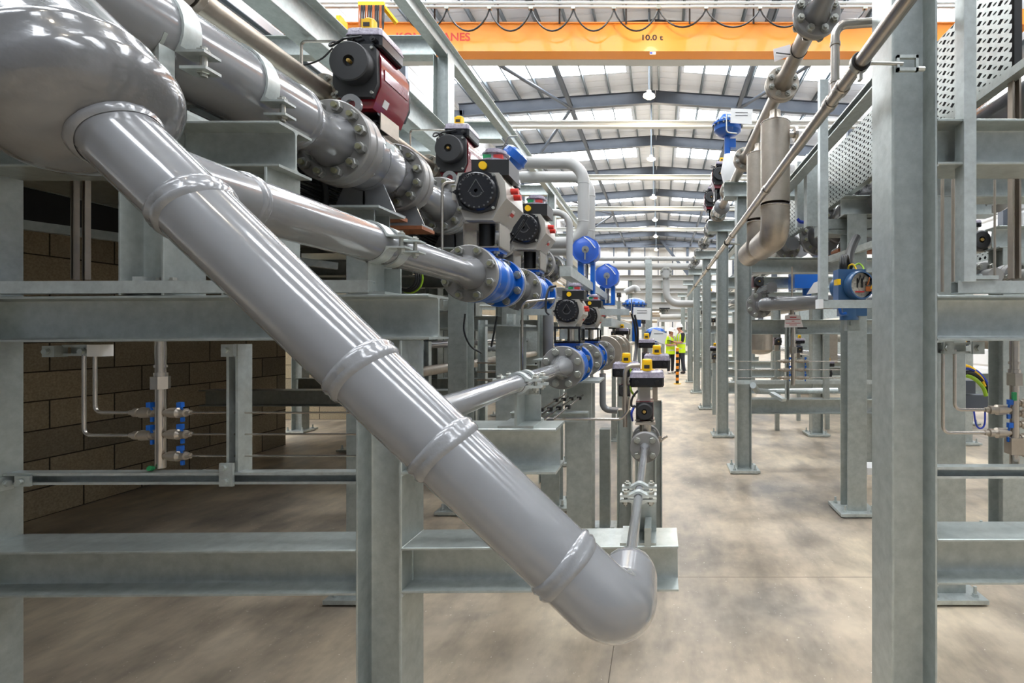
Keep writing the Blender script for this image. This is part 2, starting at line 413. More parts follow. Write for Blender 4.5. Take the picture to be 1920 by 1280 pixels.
# two dark longitudinal ties under the rafters, round braces
for x, sd in ((-4.06, 'left'), (3.6, 'right')):
    z = zr(x, 11.96) + .1; mb = MB(); mb.isec((x, YB + .3, z), (x, YE - .3, z), .16, .16, (0, 0, 1))
    one(mb, 'eaves_tie', 'dark_steel', 'dark steel tie along the roof %s of the ridge, under the purlins' % sd, 'roof tie')
for i, (a, b_) in enumerate([((-6.7, 17.2), (-4.1, 22.1)), ((-4.1, 22.3), (-6.7, 27.2)), ((6.3, 17.2), (3.7, 22.1)), ((-6.7, 37.2), (-4.1, 42.2)), ((-4.1, 42.2), (-6.7, 47.2)), ((6.3, 27.2), (3.7, 22.3))]):
    mb = MB(); mb.cyl((a[0], a[1], zr(a[0], 11.9) + .1), (b_[0], b_[1], zr(b_[0], 11.9) + .1), .075, n=14)
    w = ['left of the aisle between the crane and the first roof lamp', 'left of the aisle above the first white tie beam', 'right of the aisle above the blue diaphragm actuator', 'far left, above the third white tie beam', 'far left, above the fourth white tie beam', 'right, past the blue diaphragm actuator'][i]
    one(mb, 'roof_brace', 'dark_steel', 'round grey roof brace ' + w, 'brace', 'roof braces')
# thin hanger rods
# white tie beams
for i, (py, Y) in enumerate([(233.5, 17.9), (332.5, 23.9), (391, 29.9), (430, 35.9)]):
    z = ZP(py, Y); h = 13 * 17.9 / F; mb = MB(); mb.isec((-9.0, Y, z), (8.6, Y, z), h, .2, (0, 0, 1), .012, .05, .02)
    one(mb, 'tie_beam', 'tie_white', 'white beam spanning the hall above the aisle, %s beyond the crane' % ORD[i], 'beam', 'white tie beams')
z = ZP(112, 12.55); mb = MB(); mb.isec((-8.3, 12.55, z), (8.0, 12.55, z), .17, .3, (0, 0, 1), .012, .03, .02)
one(mb, 'tie_beam', 'tie_white', 'white beam spanning the hall close behind the orange crane girder', 'beam', 'white tie beams')
# roof lamps
for i in range(6):
    py = [180, 298, 370, 412, 443, 468][i]; px = [1217, 1221, 1225, 1228, 1229.5, 1230][i]; Y = 16.4 + 6 * i
    p = P(px, py, Y)
    t = thing('high_bay_lamp', p, 'glowing warm high-bay lamp hung under the ridge, %s of the line counted from the crane' % ORD[i], 'lamp', 'high-bay lamps')
    mb = MB(); mb.cyl(p + V(0, 0, .16), (p.x, Y, 12.3), .03, n=8); mb.build('hanger', 'purlin', t)
    mb = MB(); mb.lathe(p + V(0, 0, -.02), (0, 0, 1), [(0, .2), (.06, .2), (.1, .09), (.2, .08), (.2, .01)], 20); mb.build('housing', 'lamp_white', t)
    mb = MB(); mb.ell(p + V(0, 0, -.05), (.13, .13, .05)); mb.build('bulb', 'lamp_glow', t)
    ld = bpy.data.lights.new('high_bay_glow', 'POINT'); ld.energy = 200; ld.color = (1, .86, .66); ld.shadow_soft_size = .2
    lo = bpy.data.objects.new('high_bay_glow', ld); COL.objects.link(lo); lo.location = p + V(0, 0, -.25)
for (x, y) in ((-.25, 4.4), (-.25, 10.4), (-.25, -1.6)):
    ld = bpy.data.lights.new('high_bay_glow', 'POINT'); ld.energy = 90; ld.color = (1, .88, .7); ld.shadow_soft_size = .2
    lo = bpy.data.objects.new('high_bay_glow', ld); COL.objects.link(lo); lo.location = (x, y, 9.25)
# ---- crane
Yc = 12.0
c = thing('overhead_crane', (0, Yc, ZP(95, Yc)), 'orange overhead travelling crane girder marked 10.0 t across the hall', 'crane')
x0, x1 = -8.75, 8.4
zb, zt = ZP(95, Yc), ZP(45, Yc)
mb = MB(); mb.box((x0, Yc, zb), (x1, Yc + .3, zt)); mb.build('girder', 'orange', c)
mb = MB(); mb.box((x0, Yc - .03, zt), (x1, Yc + .33, zt + .035)); mb.build('top_flange', 'orange_dark', c)
mb = MB(); mb.box((x0, Yc - .03, zb - .03), (x1, Yc + .33, zb)); mb.build('bottom_flange', 'orange', c)
for x, nm in ((x0, 'a'), (x1 - .3, 'b')):
    mb = MB(); mb.box((x, Yc - 1.1, zb - .05), (x + .3, Yc + 1.3, zb + .3)); mb.build('end_carriage', 'orange', c)
text('KONECRANES', .30, 'crane_red', (XP(812, Yc), Yc - .004, ZP(70, Yc)), (pi / 2, 0, 0), c, 'lettering', bold=.007, width=138 * Yc / F, height=15.5 * Yc / F)
text('10.0 t', .2, 'hair', (XP(1222, Yc), Yc - .004, ZP(71, Yc)), (pi / 2, 0, 0), c, 'lettering', bold=.005, width=39 * Yc / F, height=10.5 * Yc / F)
mb = MB(); mb.cbox((XP(1224, Yc), Yc - .034, ZP(101, Yc)), (.15, .006, .07)); o = mb.build('maker_plate', 'white', c)
mb = MB(); mb.cbox((XP(1221, Yc), Yc - .038, ZP(101, Yc)), (.06, .003, .05)); mb.build('maker_plate_badge', 'cable_blue', o)
for py in (5.5, 13):
    mb = MB(); mb.cyl(P(600, py, Yc - .25), P(1850, py, Yc - .25), .033, n=10); mb.build('festoon_rail', 'tie_white', c)
for px in (806, 925, 1040, 1165, 1284, 1404, 1530):
    mb = MB(); mb.path([P(px + 9, 3, Yc - .25), P(px + 9, 45, Yc - .02)], .022, 8); mb.build('rail_post', 'leather', c)
pk = [757, 838, 918, 996, 1075, 1151, 1235, 1324, 1425, 1515, 1622]
t = thing('festoon_cable', P(1235, 58, Yc - .25), 'black festoon cable hanging in loops in front of the orange crane girder', 'cable')
for a, b_ in zip(pk, pk[1:]):
    lo = 58 if a < 1200 else 51
    pts = [P(a + (b_ - a) * f, 17 + (lo - 17) * (1 - (2 * f - 1) ** 2) ** .8, Yc - .25 + .01 * random.random()) for f in [i / 14 for i in range(15)]]
    MB().sweep(pts, .02, 8).build('loop', 'black', t)
for a in pk:
    mb = MB(); mb.cbox(P(a, 15, Yc - .25), (.1, .07, .07)); mb.build('cable_trolley', 'zinc', t)
# yellow festoon bundle on the left end of the crane
Y2 = 11.2
t = thing('cable_bundle', P(700, 55, Y2), 'dark cable loops hanging from a yellow carrier at the left crane end', 'cable bundle')
mb = MB(); mb.box(P(671, 11, Y2), P(722, 5, Y2 + .05)); mb.build('carrier', 'yellow', t)
for i in range(11):
    x = 674 + i * 4.4; mb = MB(); mb.sweep([P(x - .6, 10, Y2 - .02), P(x - 1.2, 34, Y2 - .02), P(x, 55, Y2 - .02), P(x + 1.6, 34, Y2 - .02), P(x + 1.2, 10, Y2 - .02)], .014, 6); mb.build('loop', 'black' if i % 3 else 'copper', t)
mb = MB(); mb.bar(P(720, 14, Y2 + .1), P(744, 44, Y2 + .3), .12, .06); one(mb, 'crane_strut', 'yellow', 'yellow sloping arm between the cable carrier and the crane girder', 'crane arm')
mb = MB(); mb.box(P(630, 62, Y2), P(652, 44, Y2 + .3)); mb.box(P(636, 44, Y2 + .05), P(646, 36, Y2 + .2)); one(mb, 'cable_reel_housing', 'yellow', 'small yellow housing at the far left end of the crane', 'housing')
# runway beams
for x, sd in ((-8.7, 'left'), (8.3, 'right')):
    mb = MB(); mb.isec((x, YB + .4, ZP(108, Yc) - .45), (x, YE - .4, ZP(108, Yc) - .45), .45, .25, (0, 0, 1), .012, .025, .02)
    one(mb, 'crane_runway_beam', 'purlin', 'long grey runway beam carrying the crane along the %s wall' % sd, 'runway beam')
# block walls under the left rack, and two walls added for shade
struct(MB().box((-5.0, .5, 0), (-4.78, 6.18, 3.1)), 'wall_left_blocks', 'blocks_y')
struct(MB().box((-9.4, -1.5, 0), (-1.3, -1.3, 3.1)), 'wall_front_shade', 'render_grey')  # unseen wall added behind the camera to darken the left foreground
struct(MB().box((-9.4, 8.0, 0), (-4.1, 8.2, 3.1)), 'wall_back_blocks', 'blocks_x')
struct(MB().box((-5.8, 8.2, 0), (-5.6, 30, 4.2)), 'wall_side_shade', 'blocks_y')  # partition added to darken the background of the left rack
# gable steel
for i, px in enumerate([1151, 1180, 1209, 1234, 1261, 1289]):
    big = i in (1, 5); Y = 57.3; x = XP(px, Y); w = .28 if big else .12
    mb = MB(); mb.box((x - w / 2, Y - .2, 0), (x + w / 2, Y + .1, 11.8)); struct(mb, 'trim_%d' % (i + 1), 'dark_steel')
mb = MB(); Y = 57.0; mb.box((XL + .1, Y - .15, ZP(464, Y)), (XRt - .1, Y, ZP(460, Y))); struct(mb, 'trim_7', 'dark_steel')
mb = MB(); mb.bar((XP(1240, Y), Y - .2, ZP(452, Y)), (XP(1310, Y), Y - .2, ZP(540, Y)), .3, .2, (0, 1, 0)); struct(mb, 'trim_8', 'dark_steel')
# ================================================================ galvanised racks
def column(parent, xc, yc, z0, z1, turned=False, plate=True, s=.152, name='column', pl=.3, m='galv'):
    mb = MB(); mb.isec((xc, yc, z0), (xc, yc, z1), s, s, (0, 1, 0) if turned else (1, 0, 0), .008, .009, .011); mb.build(name, m, parent)
    if plate:
        mb = MB(); q = pl / 2; mb.box((xc - q, yc - q, .012), (xc + q, yc + q, .034))
        mb.box((xc - q + .02, yc - q + .02, 0), (xc + q - .02, yc + q - .02, .012))
        for a in (-1, 1):
            for b_ in (-1, 1):
                x, y = xc + a * (q - .045), yc + b_ * (q - .045); mb.cyl((x, y, .034), (x, y, .085), .009, n=8); hexb(mb, (x, y, .034), (0, 0, 1), .018)
        mb.build('base_plate', 'galv_bright', parent)
def hbeam(parent, p0, p1, h=.152, b=.152, m='galv', name='beam', up=(0, 0, 1)):
    mb = MB(); mb.isec(p0, p1, h, b, up, .008, .009, .011); return mb.build(name, m, parent)
YF = 1.603; YM = YF + .076
def zc(pa, pb, Y=YF): return (ZP(pa, Y) + ZP(pb, Y)) / 2
# ---- near left frame
f = thing('pipe_rack_frame', (-1.6, YM, 0), 'galvanised H-section pipe rack frame in the left foreground behind the sloping grey header', 'pipe rack', 'pipe rack frames')
zl0, zl1, zr1 = zc(1035, 1122), zc(1029, 1118), zc(1024, 1110)
column(f, -.932, YM, .034, ZP(638, YF)); column(f, -2.382, YM, .034, 3.40)
hbeam(f, (-2.306, YM, zl0), (-1.008, YM, zl1)); hbeam(f, (-.857, YM, zc(1026, 1114)), (.062, YM, zc(1023, 1109)))
hbeam(f, (-.857, YM, zc(804, 889)), (-.345, YM, zc(804, 889)))
hbeam(f, (-3.2, YM, zc(560, 645)), (-.766, YM, zc(551, 636)))
hbeam(f, (-3.6, YM, zc(226, 312)), (-1.797, YM, zc(226, 312))); hbeam(f, (-1.643, YM, zc(226, 312)), (-1.262, YM, zc(226, 312)))
column(f, -1.72, YM, ZP(553, YF), H + .764, plate=False, name='post')
mb = MB(); mb.box((-1.93, 1.59, H + .764), (-1.644, 1.80, H + .776)); mb.build('top_plate', 'galv_bright', f)
column(f, -1.379, YM, ZP(553, YF), ZP(312, YF), plate=False, name='post')
# weld beads where the beams meet the column
mb = MB()
for z in (zl1 + .077, zl1 - .077, zc(804, 889) + .077, zc(804, 889) - .077):
    mb.path([(-.856, YF + .002, z), (-.856, YF + .15, z)], .006, 8)
mb.path([(-.856, YM - .006, zl1 - .07), (-.856, YM - .006, zl1 + .07)], .005, 6); mb.build('weld_bead', 'galv_bright', f)
text('E I 2 U', .042, 'galv', (XP(681, YM - .006), YM - .0045, ZP(595, YF)), (pi / 2, 0, 0), f, 'rolled_mark', .0012).scale = (-1, 1, 1)
# flat strut on the upper beam
mb = MB(); z = ZP(550, YF) + .0205; mb.chan((-3.2, YF + .02, z - .004), (XP(690, YF), YF + .02, z + .004), .041, .041, (0, 1, 0)); t = one(mb, 'strut_channel', 'galv_bright', 'flat galvanised strut channel lying along the upper beam of the left frame', 'strut channel')
for px in (271, 300, 326): 
    mb = MB(); hexb(mb, P(px, 526, YF + .02), (0, 0, 1), .012); mb.build('bolt', 'zinc', t)
mb = MB(); mb.box(P(248, 526, YF), P(302, 522, YF + .06)); mb.build('cover_plate', 'galv_bright', t)
# ---- near right frame
f = thing('pipe_rack_frame', (1.4, YM, 0), 'galvanised pipe rack frame with the tall H column in the right foreground', 'pipe rack', 'pipe rack frames')
column(f, .845, YM, .034, 3.6)
for a, b_ in ((1011, 1096), (553, 639), (222, 308)):
    hbeam(f, (.921, YM, zc(a, b_)), (3.0, YM, zc(a, b_)))
column(f, 2.9, YM, .034, 3.2)
mb = MB()
for a, b_ in ((1011, 1096), (553, 639), (222, 308)):
    for q in (-.077, .077): mb.path([(.922, YF + .002, zc(a, b_) + q), (.922, YF + .15, zc(a, b_) + q)], .005, 8)
mb.build('weld_bead', 'galv_bright', f)
# ---- frames of the right row along the aisle
for i, (Y, x) in enumerate([(5.02, .865), (6.72, .868), (9.15, .885), (11.6, .885), (14.1, .885), (18.6, .89)]):
    f = thing('pipe_rack_frame', (1.5, Y, 0), 'galvanised pipe rack frame along the right of the aisle, %s behind the tall near column' % ORD[i], 'pipe rack', 'pipe rack frames')
    column(f, x, Y, .034, H + 1.40)
    hbeam(f, (x - .2, Y, H + 1.476), (x + .75, Y, H + 1.476))
    for z in (.70, .067, -.748): hbeam(f, (x + .076, Y, H + z), (x + 2.0, Y, H + z))
    column(f, x + 1.32, Y + .05, .034, H + .62)
    if i == 0:
        mb = MB(); p = P(1380, 716, Y - .1); mb.chan((p.x, Y - .1, p.z), (x + 1.3, Y - .1, p.z), .041, .041, (0, 1, 0)); mb.build('strut_rail', 'galv_bright', f)
# ---- separate columns of the second row on the right
for i, (x, Y, zt) in enumerate([(1.56, 2.66, 2.15), (1.545, 3.86, 2.35), (2.40, 3.35, 2.0), (3.92, 6.25, 2.4)]):
    w = ['whose base plate shows beside the tall near column', 'with a broad flange facing the camera, behind the blue transmitter', 'at the right edge behind the tube manifold', 'standing far right behind the wiring'][i]
    f = thing('rack_column', (x, Y, 0), 'galvanised H column ' + w, 'column', 'separate rack columns')
    column(f, x, Y, .034, zt, turned=True, m='galv')
    hbeam(f, (x - .1, Y, zt + .076), (x + 1.1, Y, zt + .076))
# ---- stub columns under the left lines
for i, (x, Y, zt, w) in enumerate([(-.96, 3.13, ZP(612, 3.06), 'under the blue valve of the middle line'), (-.487, 3.0, ZP(716, 2.93), 'under the lower blue valve, nearest the aisle'),
                                   (-1.6, 2.66, H + .66, 'just left of the foreground column, under the big grey valve'), (-1.6, 3.9, H + .66, 'beside the middle line, tall, behind the blue valve'), (-.885, 3.98, 1.2, 'behind the stub column of the lower blue valve'),
                                   (-1.6, 5.2, H + .66, 'farther along under the big grey line'), (-.95, 5.3, 1.75, 'farther along under the middle line'), (-.47, 6.5, 1.0, 'low, beyond the small black actuator'), (-1.6, 6.7, H + .66, 'deep in the left rack')]):
    f = thing('rack_column', (x, Y, 0), 'galvanised H-section stub column %s' % w, 'column', 'stub columns of the left rack')
    column(f, x, Y, .034, zt, turned=True)
    mb = MB(); mb.box((x - .13, Y - .13, zt), (x + .13, Y + .13, zt + .012)); mb.build('top_plate', 'galv_bright', f)
for i, (Y, za) in enumerate([(3.9, .11), (5.2, .11), (6.7, .11), (8.0, .11)]):
    mb = MB(); mb.isec((-3.4, Y, H + za), (-1.68, Y, H + za), .152, .152, (0, 0, 1)); one(mb, 'cross_beam', 'galv', 'galvanised cross beam reaching left from the %s tall stub column of the left rack' % ORD[i + 1], 'beam', 'cross beams of the left rack')
# post of the small bottom line, thin square post
f = thing('rack_column', (XP(1211, 2.82), 2.82, 0), 'slim galvanised column behind the small bottom pipe with the double clamp', 'column', 'stub columns of the left rack')
column(f, XP(1211, 2.82), 2.82, .034, ZP(852, 2.82), s=.12, pl=.22)
f = thing('square_post', (XP(1136, 3.55), 3.55, 0), 'thin square galvanised post with a small base plate', 'post')
mb = MB(); x = XP(1135, 3.55); mb.box((x - .038, 3.51, .012), (x + .038, 3.586, ZP(803, 3.55))); mb.build('post', 'galv', f)
mb = MB(); mb.box((x - .085, 3.46, 0), (x + .085, 3.64, .014)); hexb(mb, (x - .06, 3.49, .014), (0, 0, 1), .012); hexb(mb, (x + .06, 3.49, .014), (0, 0, 1), .012); mb.build('base_plate', 'galv_bright', f)
f = thing('square_post', (XP(1157, 6.5), 6.5, 0), 'short square galvanised post farther along the left of the aisle', 'post')
mb = MB(); x = XP(1157, 6.5); mb.box((x - .07, 6.4, .012), (x + .07, 6.54, ZP(785, 6.5))); mb.build('post', 'galv', f)
mb = MB(); mb.box((x - .12, 6.33, 0), (x + .12, 6.6, .014)); mb.build('base_plate', 'galv_bright', f)
# ---- high rack behind the top line: deep beam, posts, upper rail, cross beams
XB = -2.2
f = thing('high_pipe_rack', (XB, 6, H + 1.7), 'galvanised high-level rack of deep beam, posts and upper rail along the left', 'pipe rack')
hbeam(f, (XB, .7, H + 1.94), (XB, 15, H + 1.935), .25, .16, name='lower_beam')
hbeam(f, (XB, .7, H + 2.905), (XB, 15, H + 2.90), .18, .11, name='upper_rail')
for Y in (4.93, 9.85, 14.6):
    column(f, XB, Y, H + 2.06, H + 2.81, plate=False, name='post')
    hbeam(f, (XB - .08, Y, H + 2.905), (-5.2, Y, H + 2.90), .2, .12, name='cross_beam')
    hbeam(f, (XB - .08, Y, H + 1.94), (-5.2, Y, H + 1.94), .24, .16, name='cross_beam')
for Y in (7.0, 11.7): hbeam(f, (XB - .08, Y, H + 2.905), (-5.2, Y, H + 2.905), .25, .16, name='cross_beam')
for Y in (7.0, 11.7):
    column(f, XB, Y, .034, H + 1.75, plate=True, name='leg'); column(f, -5.2, Y, .034, H + 2.6, plate=True, name='leg')
column(f, -5.2, 2.4, .034, H + 2.6, name='leg'); hbeam(f, (XB - .08, 2.4, H + 1.94), (-5.2, 2.4, H + 1.94), .3, .16, name='cross_beam')
# ================================================================ the grey header and its four lines
YH = .936
LA, LB, LC, LD = (-1.775, 1.039), (-.973, .307), (-.479, -.168), (-.0722, -.553)
def L(l, Y): return V(l[0], Y, H + l[1])
U = V(.7214, 0, -.6925)
hd = thing('pipe_header', L(LD, YH) + V(0, 0, -.1), 'large glossy grey sloping pipe header with weld rings crossing the left foreground', 'pipe')
ap = P(225, 258, YH)
mb = MB(); prof = [(0, .152), (.80, .152), (.806, .1545), (.815, .1555), (.824, .1545), (.83, .152), (.87, .152)]
for i in range(1, 13):
    a = i / 12 * 1.16; prof.append((.87 + .086 * sin(a), .152 * cos(a)))
mb.lathe(ap - U * .956, U, prof, 56, True); mb.build('end_cap', 'grey_cast', hd)
mb = MB(); mb.ell(ap - U * .956, (.156, .156, .156), 32, 20); mb.cyl(ap - U * .956, ap - U * 1.3, .153, n=40); mb.build('corner', 'grey_paint', hd)
D0 = L(LD, YH); st = ap - U * .03
mb = MB(); mb.path([st, D0, V(D0.x, 1.085, D0.z)], .067, 48, bend=.118, seg=16); mb.build('main_pipe', 'grey_paint', hd)
def weld(p, ax, r, nm='weld_ring', w=1., m='grey_weld'):
    mb = MB(); rnd = random.Random(int(p.x * 1000)); n = 56; a, b, d = basis(ax); vs = []; pr = [(-.021, -.0006), (-.017, .0038), (-.009, .0062), (-.0015, .0028), (.004, .0058), (.012, .0042), (.0185, -.0006)]
    vs = []; fs = []
    for t, dr in pr:
        for i in range(n):
            th = 2 * pi * i / n; q = r + dr * w * (1 + .25 * (rnd.random() - .5)) if dr > 0 else r + dr
            vs.append(p + d * (t * w + .0018 * sin(th * 3 + t * 90)) + (a * cos(th) + b * sin(th)) * q)
    for k in range(len(pr) - 1):
        for i in range(n):
            j = (i + 1) % n; fs.append((k * n + i, k * n + j, (k + 1) * n + j, (k + 1) * n + i))
    mb._add(vs, fs); return mb.build(nm, m, hd, 60)
for px, py in ((366, 395), (682, 706), (835, 858), (1060, 1072)):
    X = XP(px, YH); s = (X - D0.x) / U.x; weld(D0 + U * s, U, .067)
weld(ap - U * .012, U, .069)
# branches
def run(l, r, y0, y1, hub, yf, m='grey_paint', parent=hd):
    mb = MB(); mb.lathe(L(l, y0), (0, 1, 0), [(0, r), (y1 - y0, r)] + [(t - y0, q) for t, q in hub] + [(yf - y0, hub[-1][1])], 40, False); return mb.build('branch_pipe', m, parent)
run(LA, .156, .78, 2.30, [(2.33, .154), (2.42, .126), (2.45, .122), (2.52, .122), (2.585, .145)], 2.60)
run(LB, .064, YH, 2.26, [(2.28, .0645), (2.36, .066), (2.43, .088)], 2.47)
run(LC, .0296, YH, 2.16, [(2.2, .031), (2.3, .046), (2.35, .058)], 2.38)
mb = MB(); mb.lathe(L(LD, 1.08), (0, 1, 0), [(0, .067), (.02, .0655), (.045, .059), (.062, .048), (.072, .036), (.076, .032), (.079, .035), (.09, .035), (.098, .031), (.118, .021), (.128, .0165), (.13, .0155), (.9, .0155), (1.2, .0155), (1.24, .019), (1.262, .024)], 36, False); mb.build('branch_pipe', 'grey_paint', hd)
weld(L(LB, 1.125), V(0, 1, 0), .064, w=.8); weld(L(LA, 2.315), V(0, 1, 0), .155, w=1.1); weld(L(LA, 1.25), V(0, 1, 0), .156, w=.9)
def fl(parent, l, Y0, R, th, n, bc, bd, Y2, m='grey_flange', bm='zinc_yellow', raised=True):
    """flange disc Y0..Y0+th; its studs reach through to Y2"""
    mb = MB(); e = R * .03; mb.lathe(L(l, Y0), (0, 1, 0), [(0, .01), (0, R - e), (e, R), (th - e, R), (th, R - e), (th, .01)], 44, False); o = mb.build('flange', m, parent)
    if n: bolts(o, l[0], H + l[1], Y0, Y2, n, bc, bd, bm)
    return o
fl(hd, LA, 2.597, .223, .06, 12, .181, .030, 2.725)
fl(hd, LB, 2.465, .147, .032, 8, .122, .0235, 2.535)
fl(hd, LC, 2.375, .107, .024, 8, .083, .018, 2.43, bm='zinc')
fl(hd, LD, 2.34, .0735, .016, 4, .052, .0155, 2.378, bm='zinc')
# ---------------- valves
def gasket(parent, l, Y, R, t=.006):
    mb = MB(); mb.cyl(L(l, Y), L(l, Y + t), R, n=36); mb.build('gasket', 'black', parent)
def grey_valve(Y0, label):
    l = LA; t = thing('ball_valve', L(l, Y0 + .3) + V(0, 0, -.23), label, 'valve', 'big grey ball valves')
    gasket(t, l, Y0 - .006, .17)
    fl(t, l, Y0, .223, .062, 0, 0, 0, 0)
    mb = MB(); mb.lathe(L(l, Y0 + .06), (0, 1, 0), [(0, .15), (.03, .152), (.06, .176), (.09, .184), (.30, .184), (.33, .176), (.37, .155), (.48, .15)], 48, False); mb.build('body', 'grey_paint', t)
    mb = MB(); mb.ring(L(l, Y0 + .20), (0, 1, 0), .18, .1875, .012, 48); mb.build('seam', 'grey_paint', t)
    o = fl(t, l, Y0 + .54, .223, .062, 12, .181, .03, Y0 + .675)
    mb = MB(); mb.cyl(L(l, Y0 + .26) + V(0, 0, .17), L(l, Y0 + .26) + V(0, 0, .225), .075, n=24); mb.build('bonnet', 'grey_paint', t)
    # lifting lug: a standing plate with a round eye
    p = L(l, Y0 + .09) + V(.02, 0, .26); mb = MB(); mb.ring(p + V(0, -.009, 0), (0, 1, 0), .028, .06, .018, 24); mb.box(p + V(-.06, -.009, -.10), p + V(.06, .009, -.055)); mb.build('lifting_lug', 'grey_paint', t)
    p = L(l, Y0 + .18)
    mb = MB(); mb.cbox(p + V(.176, .03, .06), (.004, .09, .05)); o = mb.build('name_plate', 'galv_bright', t)
    # saddle feet on tan pads
    for dy in (.24, .60):
        mb = MB(); q = L(l, Y0 + dy)
        mb.plate([q + V(-.19, 0, -.315), q + V(.19, 0, -.315), q + V(.105, 0, -.12), q + V(-.105, 0, -.12)], (0, .012, 0)); mb.box(q + V(-.2, -.06, -.327), q + V(.2, .1, -.313))
        mb.box(q + V(-.006, 0, -.315), q + V(.006, .1, -.16)); s = mb.build('saddle_foot', 'grey_paint', t)
        mb = MB(); mb.box(q + V(-.205, -.07, -.349), q + V(.205, .11, -.327)); mb.build('pad', 'tan_pad', t)
    return t
def blue_valve(l, Y0, ln, R, label, nb, bc, bd, group, cat='valve', top=None):
    t = thing('ball_valve', L(l, Y0 + ln / 2) + V(0, 0, -R), label, cat, group)
    th = R * .24; gasket(t, l, Y0 - .004, R * .7, .005)
    fl(t, l, Y0, R, th, 0, 0, 0, 0, m='blue')
    mb = MB(); k = R
    mb.lathe(L(l, Y0 + th), (0, 1, 0), [(0, .72 * k), (.05 * ln, .72 * k), (.10 * ln, .80 * k), (.26 * ln, .86 * k), (.29 * ln, .90 * k), (.33 * ln, .90 * k), (.35 * ln, .86 * k), (.50 * ln, .86 * k), (.52 * ln, .90 * k), (.56 * ln, .90 * k), (.58 * ln, .84 * k), (.68 * ln, .72 * k), (ln - 2 * th, .72 * k)], 44, False); mb.build('body', 'blue', t)
    fl(t, l, Y0 + ln - th, R, th, nb, bc, bd, Y0 + ln + th * 1.05, m='blue')
    ty = top or Y0 + ln * .42; q = L(l, ty)
    mb = MB(); mb.cyl(q + V(0, 0, .6 * k), q + V(0, 0, 1.02 * k), .3 * k, n=20); mb.build('neck', 'blue', t)
    mb = MB(); w = .62 * k; mb.box(q + V(-w, -w * .8, .98 * k), q + V(w, w * .8, 1.10 * k)); o = mb.build('top_plate', 'blue', t)
    for a in (-1, 1):
        for b_ in (-1, 1): place('bolt', bolt_mesh(bd * .8, .1 * k), o, q + V(a * w * .8, b_ * w * .6, 1.04 * k), (pi / 2, 0, 0))
    return t
def spool(l, Y0, Y1, r, R, th, label, n, bc, bd, group='flanged spool pieces', neck=None, m='grey_paint', front=True, back=True, bm='zinc_yellow', cat='pipe', reach=None):
    t = thing('pipe_spool', L(l, (Y0 + Y1) / 2) + V(0, 0, -R), label, cat, group)
    hb = neck or (r + R * .6) / 2; d = min(.10, (Y1 - Y0) * .2)
    mb = MB(); mb.lathe(L(l, Y0), (0, 1, 0), [(0, hb), (th, hb), (th + d, r), (Y1 - Y0 - th - d, r), (Y1 - Y0 - th, hb), (Y1 - Y0, hb)], 36, False); mb.build('pipe', m, t)
    if front: fl(t, l, Y0, R, th, 0, 0, 0, 0, m='grey_flange' if m == 'grey_paint' else m)
    if back: fl(t, l, Y1 - th, R, th, n, bc, bd, reach or Y1 + th * 1.1, m='grey_flange' if m == 'grey_paint' else m, bm=bm)
    return t
PA = 1.295
Av = [grey_valve(2.662, 'big grey ball valve nearest the camera, under the nearest red actuator')]
sA = spool(LA, 3.27, 3.954, .112, .223, .06, 'grey spool piece between the two nearest big grey valves', 12, .181, .03, neck=.145)
for i in (1, 2, 3):
    Av.append(dup(Av[0], (0, PA * i, 0), 'big grey ball valve under the %s red actuator of the top left line' % ORD[i]))
    dup(sA, (0, PA * i, 0), 'grey spool piece just past the %s big grey valve of the top left line' % ORD[i])
mb = MB(); mb.cyl(L(LA, 7.84), L(LA, 16), .112, n=24); one(mb, 'pipe', 'grey_paint', 'grey pipe carrying the top left line on into the distance', 'pipe')
Bv = blue_valve(LB, 2.501, .46, .147, 'blue flanged ball valve of the middle left line, nearest the camera', 8, .122, .0235, 'larger blue ball valves', top=2.72)
sB = spool(LB, 2.965, 3.395, .07, .147, .034, 'short grey spool piece between the two larger blue valves', 8, .122, .0235)
dup(Bv, (0, .9, 0), 'blue flanged ball valve of the middle left line, second from the camera')
spool(LB, 3.866, 4.75, .066, .147, .034, 'grey pipe spool past the second larger blue valve', 8, .122, .0235)
spool(LB, 4.80, 5.55, .066, .15, .034, 'grey spool piece in front of the first blue control valve', 8, .122, .0235)
spool(LB, 6.0, 7.1, .066, .15, .034, 'grey spool piece between the two blue control valves', 8, .122, .0235)
mb = MB(); mb.cyl(L(LB, 7.6), L(LB, 15), .066, n=20); one(mb, 'pipe', 'grey_paint', 'grey pipe carrying the middle left line on into the distance', 'pipe')
Cv = blue_valve(LC, 2.402, .30, .107, 'small blue flanged valve of the lower left line, nearest the camera', 8, .083, .018, 'smaller blue ball valves', top=2.55)
spool(LC, 2.705, 3.13, .04, .107, .026, 'short grey spool piece between the two smaller blue valves', 8, .083, .018, bm='zinc')
dup(Cv, (0, .735, 0), 'small blue flanged valve of the lower left line, second from the camera')
spool(LC, 3.442, 4.05, .034, .107, .026, 'grey pipe spool past the second smaller blue valve', 8, .083, .018, bm='zinc')
spool(LC, 4.2, 4.95, .045, .15, .03, 'stainless flanged spool of the lower left line', 8, .12, .018, m='stainless_dull', bm='zinc')
spool(LC, 5.02, 5.5, .045, .15, .03, 'second stainless flanged spool of the lower left line, behind the hanging cables', 8, .12, .018, m='stainless_dull', bm='zinc')
mb = MB(); mb.cyl(L(LC, 5.5), L(LC, 13), .035, n=16); one(mb, 'pipe', 'stainless_dull', 'thin stainless pipe carrying the lower left line on into the distance', 'pipe')
